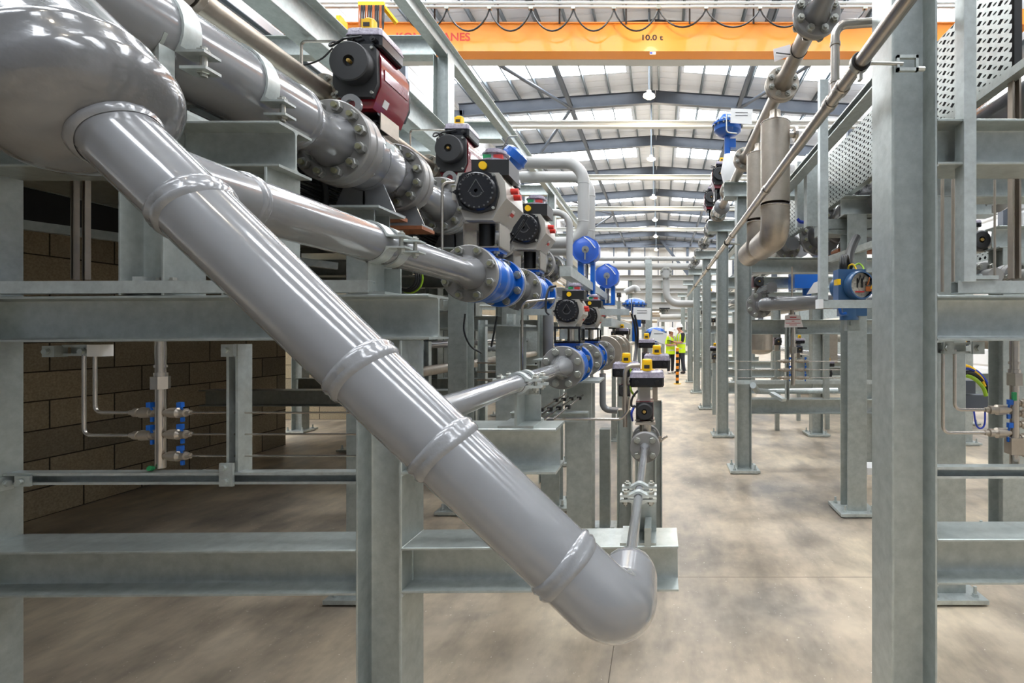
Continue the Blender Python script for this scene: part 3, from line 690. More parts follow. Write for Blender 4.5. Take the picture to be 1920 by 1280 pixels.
# small valve of the bottom line
t = thing('ball_valve', L(LD, 2.45) + V(0, 0, -.07), 'small grey flanged valve at the end of the thin bottom pipe by the aisle', 'valve')
gasket(t, LD, 2.357, .05, .004); fl(t, LD, 2.361, .0735, .016, 0, 0, 0, 0)
mb = MB(); mb.lathe(L(LD, 2.377), (0, 1, 0), [(0, .045), (.02, .05), (.05, .066), (.1, .066), (.13, .05), (.17, .045)], 28, False); mb.build('body', 'grey_paint', t)
mb = MB(); mb.cyl(L(LD, 2.44) + V(0, 0, .04), L(LD, 2.44) + V(0, 0, .115), .03, n=16); mb.cbox(L(LD, 2.44) + V(0, 0, .105), (.1, .07, .012)); mb.build('neck', 'stainless', t)
fl(t, LD, 2.545, .0735, .016, 4, .052, .0155, 2.58)
mb = MB(); mb.cyl(L(LD, 2.5) + V(.055, 0, .0), L(LD, 2.5) + V(.085, 0, .0), .009, n=12); mb.cbox(L(LD, 2.5) + V(.075, 0, .008), (.014, .02, .03)); mb.path([L(LD, 2.5) + V(.08, 0, 0), L(LD, 2.5) + V(.1, 0, .016), L(LD, 2.5) + V(.112, 0, .022)], .006, 8); mb.build('drain_cock', 'stainless', t)
spool(LD, 2.563, 3.6, .02, .0735, .016, 'thin grey pipe spool past the small bottom valve', 4, .052, .0155)
# ---------------- clamps
def omega(mb, X, Z, Y, w, r, t, e, g, s):
    pts = [(r + e, g), (r + e, g + t)]
    n = 18; a0 = math.asin(min(.9, (g + t * 2.2) / (r + t)))
    pts += [(r + t * 2.2, g + t)] if r + t * 2.2 < r + e else []
    for i in range(n + 1):
        a = a0 + (pi - 2 * a0) * i / n; pts.append(((r + t) * cos(a), (r + t) * sin(a)))
    pts += [(-(r + t * 2.2), g + t), (-(r + e), g + t), (-(r + e), g)]
    b0 = math.asin(min(.9, g / r)) if g < r else .2; inner = []
    for i in range(n + 1):
        a = pi - b0 - (pi - 2 * b0) * i / n; inner.append((r * cos(a), r * sin(a)))
    pts += inner
    # build as a strip of quads: outer and inner walks of equal count
    out = [(r + e, g + t), (r + t * 1.6, g + t)] + [((r + t) * cos(a0 + (pi - 2 * a0) * i / n), (r + t) * sin(a0 + (pi - 2 * a0) * i / n)) for i in range(n + 1)] + [(-(r + t * 1.6), g + t), (-(r + e), g + t)]
    inn = [(r + e, g), (r + t * .7, g)] + [(r * cos(b0 + (pi - 2 * b0) * i / n), r * sin(b0 + (pi - 2 * b0) * i / n)) for i in range(n + 1)] + [(-(r + t * .7), g), (-(r + e), g)]
    m = len(out); vs = []
    for y in (Y - w / 2, Y + w / 2):
        for q in (out, inn): vs += [V(X + x, y, Z + s * z) for x, z in q]
    fs = []
    for i in range(m - 1):
        fs += [(i, i + 1, m + i + 1, m + i), (2 * m + i, 3 * m + i, 3 * m + i + 1, 2 * m + i + 1), (i, 2 * m + i, 2 * m + i + 1, i + 1), (m + i, m + i + 1, 3 * m + i + 1, 3 * m + i)]
    fs += [(0, m, 3 * m, 2 * m), (m - 1, 3 * m - 1, 4 * m - 1, 2 * m - 1)]
    return mb._add(vs, fs)
def clamp(l, Y, r, w, t, e, label, lower=True, g=None, bd=.014, group='pipe clamps'):
    c = thing('pipe_clamp', L(l, Y) + V(0, 0, -r), label, 'clamp', group); g = r * .25 if g is None else g
    mb = MB(); omega(mb, l[0], H + l[1], Y, w, r + .001, t, e, g, 1); mb.build('strap', 'galv_bright', c, 50)
    if lower: mb = MB(); omega(mb, l[0], H + l[1], Y, w, r + .001, t, e, g, -1); mb.build('strap', 'galv_bright', c, 50)
    me = bolt_mesh(bd, 2 * (g + t) if lower else .05, 'zinc')
    for s in (-1, 1): place('bolt', me, c, (l[0] + s * (r + e * .6), Y, H + l[1] + (0 if lower else g - .018)), (pi / 2, 0, 0))
    return c
def stub(l, r, zb, label, w=.12):
    c = thing('pipe_support', V(l[0], YM, zb), label, 'pipe support', 'pipe supports on the left frame'); zt = H + l[1] - r
    mb = MB(); mb.box((l[0] - .004, YF + .004, zb + .008), (l[0] + .004, YF + .148, zt + .004)); mb.build('web', 'galv', c)
    mb = MB(); mb.box((l[0] - w / 2, YF + .004, zb), (l[0] + w / 2, YF + .148, zb + .009)); mb.build('foot', 'galv', c)
    mb = MB(); mb.box((l[0] + .004, YF + .10, zb + .008), (l[0] + w / 2, YF + .108, zt - .01)); mb.build('gusset', 'galv', c)
for l, r, w, nm, zb, zn in ((LB, .064, .05, 'middle', ZP(551, YF), 'upper'), (LC, .0296, .03, 'lower', ZP(804, YF), 'middle'), (LD, .0155, .026, 'bottom', ZP(1024, YF), 'lowest')):
    e = .062 if r > .05 else .05 if r > .02 else .045
    clamp(l, 1.632, r, w, .006 if r > .05 else .008, e, 'galvanised two-bolt clamp round the %s left pipe, the nearer of its pair' % nm, bd=.013 if r > .05 else .012)
    clamp(l, 1.725, r, w, .006 if r > .05 else .008, e, 'galvanised two-bolt clamp round the %s left pipe, the farther of its pair' % nm, bd=.013 if r > .05 else .012)
    stub(l, r + (.008 if r < .05 else .006), zb, 'galvanised stub support under the %s left pipe on the %s foreground beam' % (nm, zn))
mb = MB(); mb.cbox((LD[0] + .032, YF + .05, ZP(1024, YF) + .03), (.022, .1, .06)); one(mb, 'support_angle', 'galv', 'small galvanised angle on the lowest foreground beam beside the thin pipe', 'bracket')
# cradle and straps of the big top line
c = thing('pipe_cradle', V(-1.6, 1.65, ZP(226, YF)), 'welded galvanised cradle holding the big top pipe on the left frame', 'pipe support')
Y = 1.588; X, Z = LA[0], H + LA[1]; pts = []
for i in range(13):
    a = radians(180 + 20 + (142) * i / 12); pts.append(V(X + .157 * cos(a), Y, Z + .157 * sin(a)))
pr = XP(305, 1.6)
pts += [V(pr, Y, ZP(79, 1.6))]
# the cradle plate as a fan of quads under the curve
mb = MB(); zb = H + .776; mb.plate(pts[:13] + [V(pr - .012, Y, ZP(79, 1.6)), V(pr - .012, Y, zb), V(pts[0].x, Y, zb)], (0, .012, 0)); mb.build('cradle_plate', 'galv', c)
mb = MB(); mb.box((pr - .012, 1.588, zb), (pr, 1.64, ZP(79, 1.6))); mb.build('upright', 'galv_bright', c)
mb = MB(); mb.box((X - .006, 1.60, zb), (X + .006, 1.80, Z - .155)); mb.build('rib', 'galv', c)
for Y, w in ((1.67, 'nearer'), (2.02, 'farther')):
    clamp(LA, Y, .156, .065, .009, .075, 'galvanised strap over the big top pipe, the %s of two' % w, False, -.085, .02, 'big pipe straps')
    q = L(LA, Y); mb = MB(); mb.cbox(q + V(.19, 0, -.135), (.09, .06, .01)); mb.build('strap_lug', 'galv_bright', c)
# ================================================================ actuators and instruments, left rack
def poly_y(mb, X, Z, pts, y0, y1): return mb.prism([(x, z) for x, z in pts], (X, y0, Z), (X, y1, Z), (0, 0, 1)) if False else mb.plate([(X + x, y0, Z + z) for x, z in pts], (0, y1 - y0, 0))
def beacon(parent, p, s, nm='beacon'):
    mb = MB(); mb.lathe(p, (0, 0, 1), [(0, s * .62), (s * .12, s * .62), (s * .14, s * .5), (s * .95, s * .47), (s * 1.05, s * .38), (s * 1.08, s * .1)], 20); mb.cbox(p + V(0, -s * .3, s * .45), (s * .82, s * .5, s * .75)); o = mb.build(nm, 'yellow', parent)
    mb = MB(); mb.cbox(p + V(0, -s * .56, s * .38), (s * .5, .004, s * .32)); mb.build('window', 'leather', o)
def switch_box(parent, c, w, d, h, bs=.05, m='black_gloss', bea=True):
    """black box with a clear lid and a yellow beacon; c: middle of its underside"""
    mb = MB(); e = w * .06
    def tub(z0, z1, k0, k1):
        q = lambda k, z: [(-w / 2 * k + e, -d / 2 * k, z), (w / 2 * k - e, -d / 2 * k, z), (w / 2 * k, -d / 2 * k + e, z), (w / 2 * k, d / 2 * k - e, z), (w / 2 * k - e, d / 2 * k, z), (-w / 2 * k + e, d / 2 * k, z), (-w / 2 * k, d / 2 * k - e, z), (-w / 2 * k, -d / 2 * k + e, z)]
        A = [c + V(*p) for p in q(k0, z0)]; B = [c + V(*p) for p in q(k1, z1)]
        return mb._add(A + B, [(i, (i + 1) % 8, 8 + (i + 1) % 8, 8 + i) for i in range(8)] + [tuple(range(7, -1, -1)), tuple(range(8, 16))])
    tub(0, h * .1, .94, 1); tub(h * .1, h * .56, 1, 1); b = mb.build('switch_box', m, parent)
    mb = MB(); tub(h * .56, h * .62, 1.03, 1.03); tub(h * .62, h * .88, 1.0, .97); tub(h * .88, h, .97, .84); mb.build('lid', 'lid', b)
    for a in (-.3, .3):
        mb = MB(); mb.cyl(c + V(a * w, -d / 2 - h * .16, h * .3), c + V(a * w, -d / 2, h * .3), h * .13, n=14); mb.cyl(c + V(a * w, -d / 2 - h * .2, h * .3), c + V(a * w, -d / 2 - h * .16, h * .3), h * .07, n=6)
        mb.build('cable_gland', 'black', b)
    if bea: beacon(b, c + V(0, -d * .22, h * .97), bs)
    return b
def screws(parent, pts, Y, d):
    for p in pts:
        mb = MB(); mb.cyl((p[0], Y - d * .7, p[1]), (p[0], Y, p[1]), d * .62, n=14); mb.cyl((p[0], Y - d * .72, p[1]), (p[0], Y - d * .5, p[1]), d * .3, n=6); mb.build('screw', 'zinc', parent)
def red_actuator(X, Y, Z, label, zval, s=1., tube=True):
    """Y: front face of the cap; zval: top of the valve bonnet"""
    t = thing('pneumatic_actuator', V(X, Y + .2 * s, zval), label, 'actuator', 'red pneumatic actuators')
    k = lambda q: [(a * s, b * s) for a, b in q]
    body = k([(-.115, .118), (.115, .118), (.137, .06), (.137, -.10), (.085, -.232), (-.085, -.232), (-.137, -.10), (-.137, .06)])
    mb = MB(); poly_y(mb, X, Z, body, Y + .09 * s, Y + .40 * s); mb.box((X + .137 * s, Y + .12 * s, Z - .05 * s), (X + .142 * s, Y + .38 * s, Z + .01 * s)); mb.build('body', 'red_paint', t)
    mb = MB(); q = k([(-.098, .13), (.098, .13), (.125, .10), (.13, -.10), (.098, -.178), (-.098, -.178), (-.13, -.10), (-.125, .10)]); poly_y(mb, X, Z, q, Y + .06 * s, Y + .09 * s)
    mb.lathe((X, Y, Z), (0, 1, 0), [(.022 * s, .031 * s), (0, .033 * s), (0, .108 * s), (.006 * s, .1135 * s), (.07 * s, .1165 * s)], 44, False); cap = mb.build('end_cap', 'black_satin', t)
    mb = MB(); mb.cyl((X, Y + .02 * s, Z), (X, Y + .024 * s, Z), .032 * s, n=20); mb.build('recess', 'rubber', cap)
    mb = MB(); mb.cyl((X, Y - .002 * s, Z), (X, Y + .02 * s, Z), .012 * s, n=6); mb.cyl((X, Y - .008 * s, Z), (X, Y, Z), .008 * s, n=12); mb.build('fitting', 'brass', cap)
    screws(cap, [(X + a * s, Z + b * s) for a, b in ((-.1, .105), (.1, .105), (-.1, -.155), (.1, -.155))], Y + .06 * s, .014 * s)
    mb = MB(); poly_y(mb, X, Z, q, Y + .40 * s, Y + .43 * s); mb.lathe((X, Y + .43 * s, Z), (0, 1, 0), [(0, .114 * s), (.05 * s, .108 * s), (.055 * s, .09 * s)], 36); mb.build('end_cap', 'black_satin', t)
    # mounting bracket down to the valve
    zb = Z - .232 * s; mb = MB(); yc = Y + .24 * s
    mb.box((X - .085 * s, yc - .1 * s, zb - .012), (X + .085 * s, yc + .1 * s, zb)); mb.box((X - .085 * s, yc - .1 * s, zval), (X + .085 * s, yc + .1 * s, zval + .012))
    for a in (-1, 1): mb.box((X + a * .085 * s, yc - .07 * s, zval), (X + a * .077 * s, yc + .07 * s, zb))
    mb.cyl((X, yc, zval), (X, yc, zb), .03 * s, n=18); br = mb.build('mounting_bracket', 'black_gloss', t)
    mb = MB(); mb.box((X + .1 * s, Y + .14 * s, zb - .10 * s), (X + .105 * s, Y + .34 * s, zb + .0 * s)); mb.build('side_plate', 'stainless_dull', br)
    for dy, m, zz in ((.18, 'white', -.17), (.22, 'yellow', -.12)):
        mb = MB(); p = V(X + .1105 * s, Y + dy * s, Z + zz * s); n = V(.93, 0, -.37); mb.bar(p, p + n * .002, .05 * s, .045 * s, (0, 0, 1)); mb.build('sticker', m, t)
    c = V(X + .04 * s, Y + .2 * s, Z + .122 * s)
    mb = MB(); mb.box((X - .04 * s, c.y - .06 * s, Z + .116 * s), (X + .07 * s, c.y + .06 * s, c.z)); mb.build('box_bracket', 'stainless_dull', t)
    switch_box(t, c, .21 * s, .25 * s, .125 * s, .074 * s)
    mb = MB(); mb.path([c + V(-.13, -.06, .04) * s, c + V(-.2, -.1, .05) * s, c + V(-.20, -.14, -.02) * s, c + V(-.1, -.15, .03) * s, c + V(.0, -.14, .05) * s], .006 * s, 8, .03); mb.build('cable', 'black', t)
    if tube:
        z1 = Z + .22 * s; mb = MB(); x2 = X - .43 * s; mb.path([(X - .05 * s, Y + .22 * s, z1 + .02), (x2, Y + .22 * s, z1 + .02), (x2, Y + .22 * s, Z - .05 * s)], .0085, 10, .03); mb.build('air_tube', 'stainless', t)
    return t
ZA = H + LA[1] + .225
RA = [red_actuator(XP(653, 2.753), 2.753, ZP(113, 2.753), 'red pneumatic actuator with black end cap nearest the camera, on the big grey valve', ZA)]
for i in (1, 2, 3):
    RA.append(dup(RA[0], (0, PA * i, 0), 'red pneumatic actuator with black end cap, %s along the top left line' % ORD[i]))
mb = MB(); mb.sweep([P(624, 90, 2.76), P(600, 112, 2.74), P(560, 124, 2.7), P(512, 126, 2.62), P(470, 100, 2.5)], .0045, 8); one(mb, 'cable', 'black', 'thin black cable running left from the nearest red actuator across the pipe', 'cable')
def grey_actuator(X, Y, Z, label, zval, s=1., group='light grey pneumatic actuators', low='spool', top=True):
    t = thing('pneumatic_actuator', V(X, Y + .15 * s, zval), label, 'actuator', group)
    k = lambda q: [(a * s, b * s) for a, b in q]
    body = k([(-.112, .108), (.108, .108), (.142, .055), (.15, -.03), (.09, -.112), (.075, -.148), (-.075, -.148), (-.09, -.112), (-.125, -.03), (-.125, .055)])
    mb = MB(); poly_y(mb, X, Z, body, Y + .04 * s, Y + .36 * s); mb.build('body', 'actuator_grey', t)
    mb = MB(); q = []
    for i in range(32):
        a = 2 * pi * i / 32; r = .113 + .016 * max(0, cos(4 * (a - pi / 4))) ** 3; q.append((r * cos(a) * s, r * sin(a) * s))
    poly_y(mb, X, Z, q, Y + .016 * s, Y + .045 * s); mb.lathe((X, Y, Z), (0, 1, 0), [(0, .01), (0, .094 * s), (.005 * s, .1 * s), (.02 * s, .106 * s)], 40, False)
    mb.prism([(-.013 * s, 0), (0, .02 * s), (.013 * s, 0)], (X - .112 * s, Y + .01 * s, Z - .005 * s), (X - .112 * s, Y + .04 * s, Z - .005 * s), (-1, 0, 0))
    cap = mb.build('end_cap', 'black_gloss', t)
    mb = MB(); yy = Y - .0012 * s
    tri = [V(X - .042 * s, yy, Z - .008 * s), V(X, yy, Z + .06 * s), V(X + .042 * s, yy, Z - .008 * s)]
    mb.bar(tri[0], tri[1], .003 * s, .003 * s); mb.bar(tri[1], tri[2], .003 * s, .003 * s)
    for i in range(9):
        a = radians(205 + 130 * i / 8); mb.cbox(V(X + .034 * s * cos(a), yy, Z + .002 * s + .034 * s * sin(a)), (.007 * s, .002 * s, .007 * s))
    for i, ch in enumerate('ADT'): a = radians(131 - 12 * i); text(ch, .022 * s, 'emboss', (X + .088 * s * cos(a), yy, Z + .088 * s * sin(a)), (pi / 2, -(a - pi / 2), 0), cap, 'embossed_letter', .0008)
    for i in range(19):
        a = radians(98 - 318 * i / 18); mb.cbox(V(X + .088 * s * cos(a), yy, Z + .088 * s * sin(a)), (.009 * s, .002 * s, .009 * s))
    mb.build('embossing', 'emboss', cap)
    screws(cap, [(X + a * s, Z + b * s) for a, b in ((-.088, .088), (.088, .088), (-.088, -.088), (.088, -.088))], Y + .016 * s, .013 * s)
    for i, (dy, dz) in enumerate(((.14, .035), (.19, .015))):
        mb = MB(); mb.cyl((X + .145 * s, Y + dy * s, Z + dz * s), (X + .15 * s, Y + dy * s, Z + dz * s), .016 * s, n=14); mb.cyl((X + .14 * s, Y + dy * s, Z + dz * s), (X + .185 * s, Y + dy * s, Z + dz * s), .017 * s, .016 * s, 14); mb.build('red_plug', 'red_plastic', t)
    mb = MB(); n = V(.8, 0, -.6); p = V(X + .121 * s, Y + .22 * s, Z - .07 * s); mb.bar(p, p + n * .003, .05 * s, .045 * s, (0, 0, 1)); mb.build('sticker', 'white', t)
    mb = MB(); p = V(X + .123 * s, Y + .22 * s, Z - .078 * s); mb.bar(p, p + n * .003, .045 * s, .02 * s, (0, 0, 1)); mb.build('sticker', 'tag_red', t)
    mb = MB(); mb.cbox((X - .135 * s, Y + .1 * s, Z - .0 * s), (.03 * s, .09 * s, .07 * s)); mb.build('port_block', 'actuator_grey', t)
    zb = Z - .148 * s; yc = Y + .17 * s; mb = MB()
    if low == 'spool':
        for a in (-1, 1): mb.box((X + a * .10 * s, yc - .09 * s, zval), (X + a * .094 * s, yc + .09 * s, zb))
        mb.box((X - .1 * s, yc - .09 * s, zb - .008), (X + .1 * s, yc + .09 * s, zb)); mb.box((X - .1 * s, yc - .09 * s, zval), (X + .1 * s, yc + .09 * s, zval + .008)); br = mb.build('mounting_bracket', 'stainless', t)
        mb = MB(); mb.cyl((X, yc, zval), (X, yc, zb), .045 * s, n=20); mb.build('stem_coupling', 'black', br)
    else:
        w = .125 * s; zt = zb; h = zt - zval
        for y0, y1 in ((yc - .13 * s, yc - .12 * s), (yc + .12 * s, yc + .13 * s)):
            mb.box((X - w, y0, zval), (X + w, y1, zval + h * .12)); mb.box((X - w, y0, zt - h * .12), (X + w, y1, zt))
            for a in (-1, 1): mb.box((X + a * w, y0, zval + h * .12), (X + a * (w - .018 * s), y1, zt - h * .12))
        for a in (-1, 1): mb.box((X + a * w, yc - .12 * s, zt - h * .14), (X + a * (w - .01), yc + .12 * s, zt)); mb.box((X + a * w, yc - .12 * s, zval), (X + a * (w - .01), yc + .12 * s, zval + h * .14))
        mb.box((X - w, yc - .13 * s, zval), (X + w, yc + .13 * s, zval + .008)); br = mb.build('mounting_bracket', 'black_gloss', t)
        mb = MB(); mb.cyl((X + .01 * s, yc, zval), (X + .01 * s, yc, zt), .035 * s, n=18); mb.build('stem_coupling', 'stainless', br)
        mb = MB(); mb.cbox((X - .045 * s, yc - .06 * s, zval + h * .55), (.07 * s, .02 * s, h * .6)); mb.build('plate', 'galv_bright', br)
    if top:
        c = V(X + .05 * s, yc, Z + .108 * s)
        mb = MB(); mb.box(c + V(-.105, -.09, .0) * s, c + V(.1, .1, .085) * s); b = mb.build('switch_box', 'black', t)
        mb = MB(); mb.cyl(c + V(-.04, -.102, .05) * s, c + V(-.04, -.09, .05) * s, .022 * s, n=20); mb.build('yellow_cap', 'yellow', b)
        mb = MB(); mb.lathe(c + V(.0, .0, .085) * s, (0, 0, 1), [(0, .085 * s), (.012 * s, .085 * s), (.014 * s, .062 * s), (.045 * s, .06 * s), (.048 * s, .075 * s), (.055 * s, .075 * s), (.056 * s, .06 * s), (.075 * s, .058 * s), (.08 * s, .04 * s)], 28); mb.build('indicator_dome', 'lid', b)
        mb = MB(); mb.cbox(c + V(.03, -.052, .112) * s, (.05 * s, .02 * s, .022 * s)); mb.build('red_indicator', 'tag_red', b)
        mb = MB(); mb.cbox(c + V(-.03, -.052, .112) * s, (.045 * s, .02 * s, .022 * s)); mb.build('green_indicator', 'green', b)
    return t
zBv = H + LB[1] + .147 * 1.10
GB = grey_actuator(LB[0], 2.56, ZP(357, 2.56), 'light grey actuator with black round cover and red plugs on the nearer large blue valve', zBv)
dup(GB, (0, .9, 0), 'light grey actuator with black round cover and red plugs on the farther large blue valve')
zCv = H + LC[1] + .107 * 1.10
GC = grey_actuator(XP(1062, 2.46), 2.46, ZP(582, 2.46), 'small light grey actuator with black cover on the nearer small blue valve', zCv, .545, 'small grey actuators', 'open')
dup(GC, (0, .735, 0), 'small light grey actuator with black cover on the farther small blue valve')
mb = MB(); mb.path([P(872, 520, 2.52), P(829, 480, 2.52), P(829, 342, 2.52), P(853, 341, 2.53)], .007, 10, .04); one(mb, 'air_tube', 'stainless', 'thin bent steel tube left of the nearer light grey actuator', 'tube')
mb = MB(); mb.path([P(979, 700, 2.6), P(979, 566, 2.6), P(1040, 560, 2.6)], .007, 10, .04); one(mb, 'air_tube', 'stainless', 'thin bent steel tube running up beside the lower blue valve', 'tube')
mb = MB(); mb.sweep([P(1043, 536, 2.5), P(1030, 540, 2.5), P(1024, 560, 2.48), P(1024, 582, 2.47), P(1030, 590, 2.47)], .006, 8); one(mb, 'cable', 'black', 'short black cable looping left of the small grey actuator', 'cable')
for q, w in (([P(952, 460, 3.2), P(982, 420, 3.0), P(990, 405, 2.95)], 'grey cable across the farther light grey actuator'), ([P(872, 588, 3.3), P(870, 620, 3.3), P(882, 648, 3.3), P(903, 662, 3.3)], 'black cable hanging beside the tall stub column'), ([P(932, 592, 3.0), P(927, 620, 3.0), P(921, 650, 3.0)], 'short black cable by the stub column under the blue valve')):
    mb = MB(); mb.sweep(q, .006, 8); one(mb, 'cable', 'black', 'thin ' + w, 'cable')
# ---- small black vane actuators with a big switch box on top (bottom line)
def vane_actuator(X, Y, Z, label, zval, s=1., box=(.178, .13, .085), bz=.1, bea=.055, group='small black actuators with yellow beacons', mbody='red_paint'):
    t = thing('vane_actuator', V(X, Y + .05 * s, zval), label, 'actuator', group)
    mb = MB(); mb.lathe((X, Y, Z), (0, 1, 0), [(.008 * s, .012 * s), (0, .014 * s), (0, .036 * s), (.006 * s, .042 * s), (.03 * s, .043 * s), (.03 * s, .03 * s)], 32, False)
    mb.cbox((X, Y + .04 * s, Z), (.085 * s, .025 * s, .085 * s)); cap = mb.build('end_cap', 'black_satin', t)
    mb = MB(); mb.cyl((X, Y - .002, Z), (X, Y + .012 * s, Z), .008 * s, n=8); mb.build('fitting', 'brass', cap)
    mb = MB(); mb.cbox((X, Y + .10 * s, Z), (.088 * s, .1 * s, .09 * s)); mb.build('body', mbody, t)
    mb = MB(); mb.cbox((X, Y + .10 * s, (zval + Z) / 2), (.04 * s, .05 * s, max(.02, Z - zval))); mb.cbox((X, Y + .1 * s, zval + .004), (.1 * s, .08 * s, .008)); mb.build('mounting_bracket', 'stainless_dull', t)
    if box:
        mb = MB(); mb.cbox((X, Y + .1 * s, Z + .045 * s + bz / 2), (.055 * s, .06 * s, bz)); mb.build('box_bracket', 'actuator_grey', t)
        switch_box(t, V(X + .012, Y + .09 * s, Z + .045 * s + bz), *box, bea)
    return t
vane_actuator(XP(1208, 2.40), 2.40, ZP(772, 2.40), 'small round black actuator with switch box and beacon at the end of the aisle pipe', H + LD[1] + .108, 1., (.172, .13, .085), ZP(727, 2.4) - ZP(772, 2.4) - .045)
mb = MB(); mb.path([P(1172, 800, 2.45), P(1172, 790, 2.45), P(1172, 686, 2.45), P(1200, 685, 2.45)], .011, 12, .05); one(mb, 'air_tube', 'stainless_dull', 'thick bent steel tube rising left of the black switch box on the bottom line', 'tube')
mb = MB(); mb.path([P(1010, 785, 2.3), P(1165, 786, 2.3), P(1178, 770, 2.3), P(1180, 745, 2.3)], .006, 8, .04); one(mb, 'air_tube', 'stainless', 'thin horizontal steel tube from the stub column to the small black actuator', 'tube')
for q, m_, w in (([P(1190, 742, 2.5), P(1183, 730, 2.45), P(1184, 710, 2.5), P(1182, 690, 2.5)], 'cable_green', 'green striped wire beside the thick bent tube'), ([P(1186, 788, 2.45), P(1184, 775, 2.4), P(1190, 760, 2.42)], 'cable_blue', 'blue cable loop beside the small black actuator'), ([P(1196, 732, 2.38), P(1186, 745, 2.38), P(1184, 760, 2.38), P(1192, 762, 2.4)], 'black', 'thin black wires beside the small black actuator')):
    mb = MB(); mb.sweep(q, .0055, 8); one(mb, 'cable', m_, w, 'cable')
for px, py, Y, w in ((1170, 733, 3.2, 'left of the thick bent tube'), (1228, 716, 3.3, 'partly hidden behind the nearest black switch box'), (1210, 668, 5.2, 'small, beside the hanging cables')):
    z = ZP(py, Y); k = Y / 2.4 * (.66 if Y < 5 else .35)
    vane_actuator(XP(px, Y), Y, z, 'black switch box with yellow beacon ' + w, z - .14, .9, (.178, .14, .1), .05, .06)
    mb = MB(); mb.isec((XP(px, Y), Y + .09, 0.0), (XP(px, Y), Y + .09, z - .14), .1, .1, (1, 0, 0)); one(mb, 'valve_post', 'galv', 'galvanised post under the black switch box ' + w, 'post', 'posts under small actuators')
# ---- electric actuators and gauges in blue
def hexhead(X, Y, Z, r, label, zb, stand=True, tilt=0.):
    t = thing('control_valve', V(X, Y, zb), label, 'actuator', 'blue control valve actuators')
    mb = MB(); q = []
    for i in range(6): a = pi / 6 + i * pi / 3 + tilt; q += [(r * cos(a - .16), r * sin(a - .16)), (r * cos(a + .16), r * sin(a + .16))]
    poly_y(mb, X, Z, q, Y, Y + r * 1.1); mb.lathe((X, Y - r * .12, Z), (0, 1, 0), [(0, r * .5), (r * .04, r * .62), (r * .12, r * .86)], 28); mb.build('housing', 'blue_violet', t)
    mb = MB(); mb.cyl((X, Y - r * .3, Z), (X, Y - r * .1, Z), r * .13, n=12); mb.cyl((X, Y - r * .14, Z), (X, Y - r * .11, Z), r * .26, n=20); mb.box((X - r * .05, Y - r * .3, Z - r * .75), (X + r * .05, Y - r * .22, Z)); mb.build('crank', 'zinc', t)
    mb = MB(); mb.sweep([V(X - .1 * r, Y - .1 * r, Z + .9 * r), V(X + .3 * r, Y - .2 * r, Z + .6 * r), V(X + .7 * r, Y - .15 * r, Z + .1 * r)], r * .04, 6); mb.build('cable', 'white', t)
    if stand:
        mb = MB(); mb.box((X - r * .62, Y + r * .3, zb), (X - r * .2, Y + r * .8, Z - r * .8)); mb.box((X + r * .3, Y + r * .3, zb), (X + r * .62, Y + r * .8, Z - r * .8)); mb.box((X - r * .6, Y + r * .2, Z - r * 1.0), (X + r * .6, Y + r * .9, Z - r * .8)); mb.box((X - r * .6, Y + r * .2, zb), (X + r * .6, Y + r * .9, zb + r * .15)); mb.build('yoke', 'blue', t)
        mb = MB(); mb.cyl((X, Y + r * .55, zb), (X, Y + r * .55, Z - r * .8), r * .1, n=10); mb.build('stem', 'stainless', t)
    return t
hexhead(XP(1098, 5.7), 5.7, ZP(468, 5.7), 26 * 5.7 / F, 'upper of the two blue electric actuators on yokes in the left rack', H + LB[1] + .13)
hexhead(XP(1138, 7.25), 7.25, ZP(517, 7.25), 23 * 7.25 / F, 'lower of the two blue electric actuators on yokes in the left rack', H + LB[1] + .12)
for Y0, w in ((5.58, 'first'), (7.13, 'second')):
    t = thing('globe_valve', L(LB, Y0 + .2) + V(0, 0, -.15), 'grey flanged globe valve under the %s blue electric actuator' % w, 'valve', 'globe valves of the middle line')
    fl(t, LB, Y0, .15, .034, 0, 0, 0, 0); mb = MB(); mb.ell(L(LB, Y0 + .2), (.13, .2, .13), 20, 12); mb.cyl(L(LB, Y0 + .2), L(LB, Y0 + .2) + V(0, 0, .13), .06, n=16); mb.build('body', 'grey_paint', t); fl(t, LB, Y0 + .37, .15, .034, 0, 0, 0, 0)
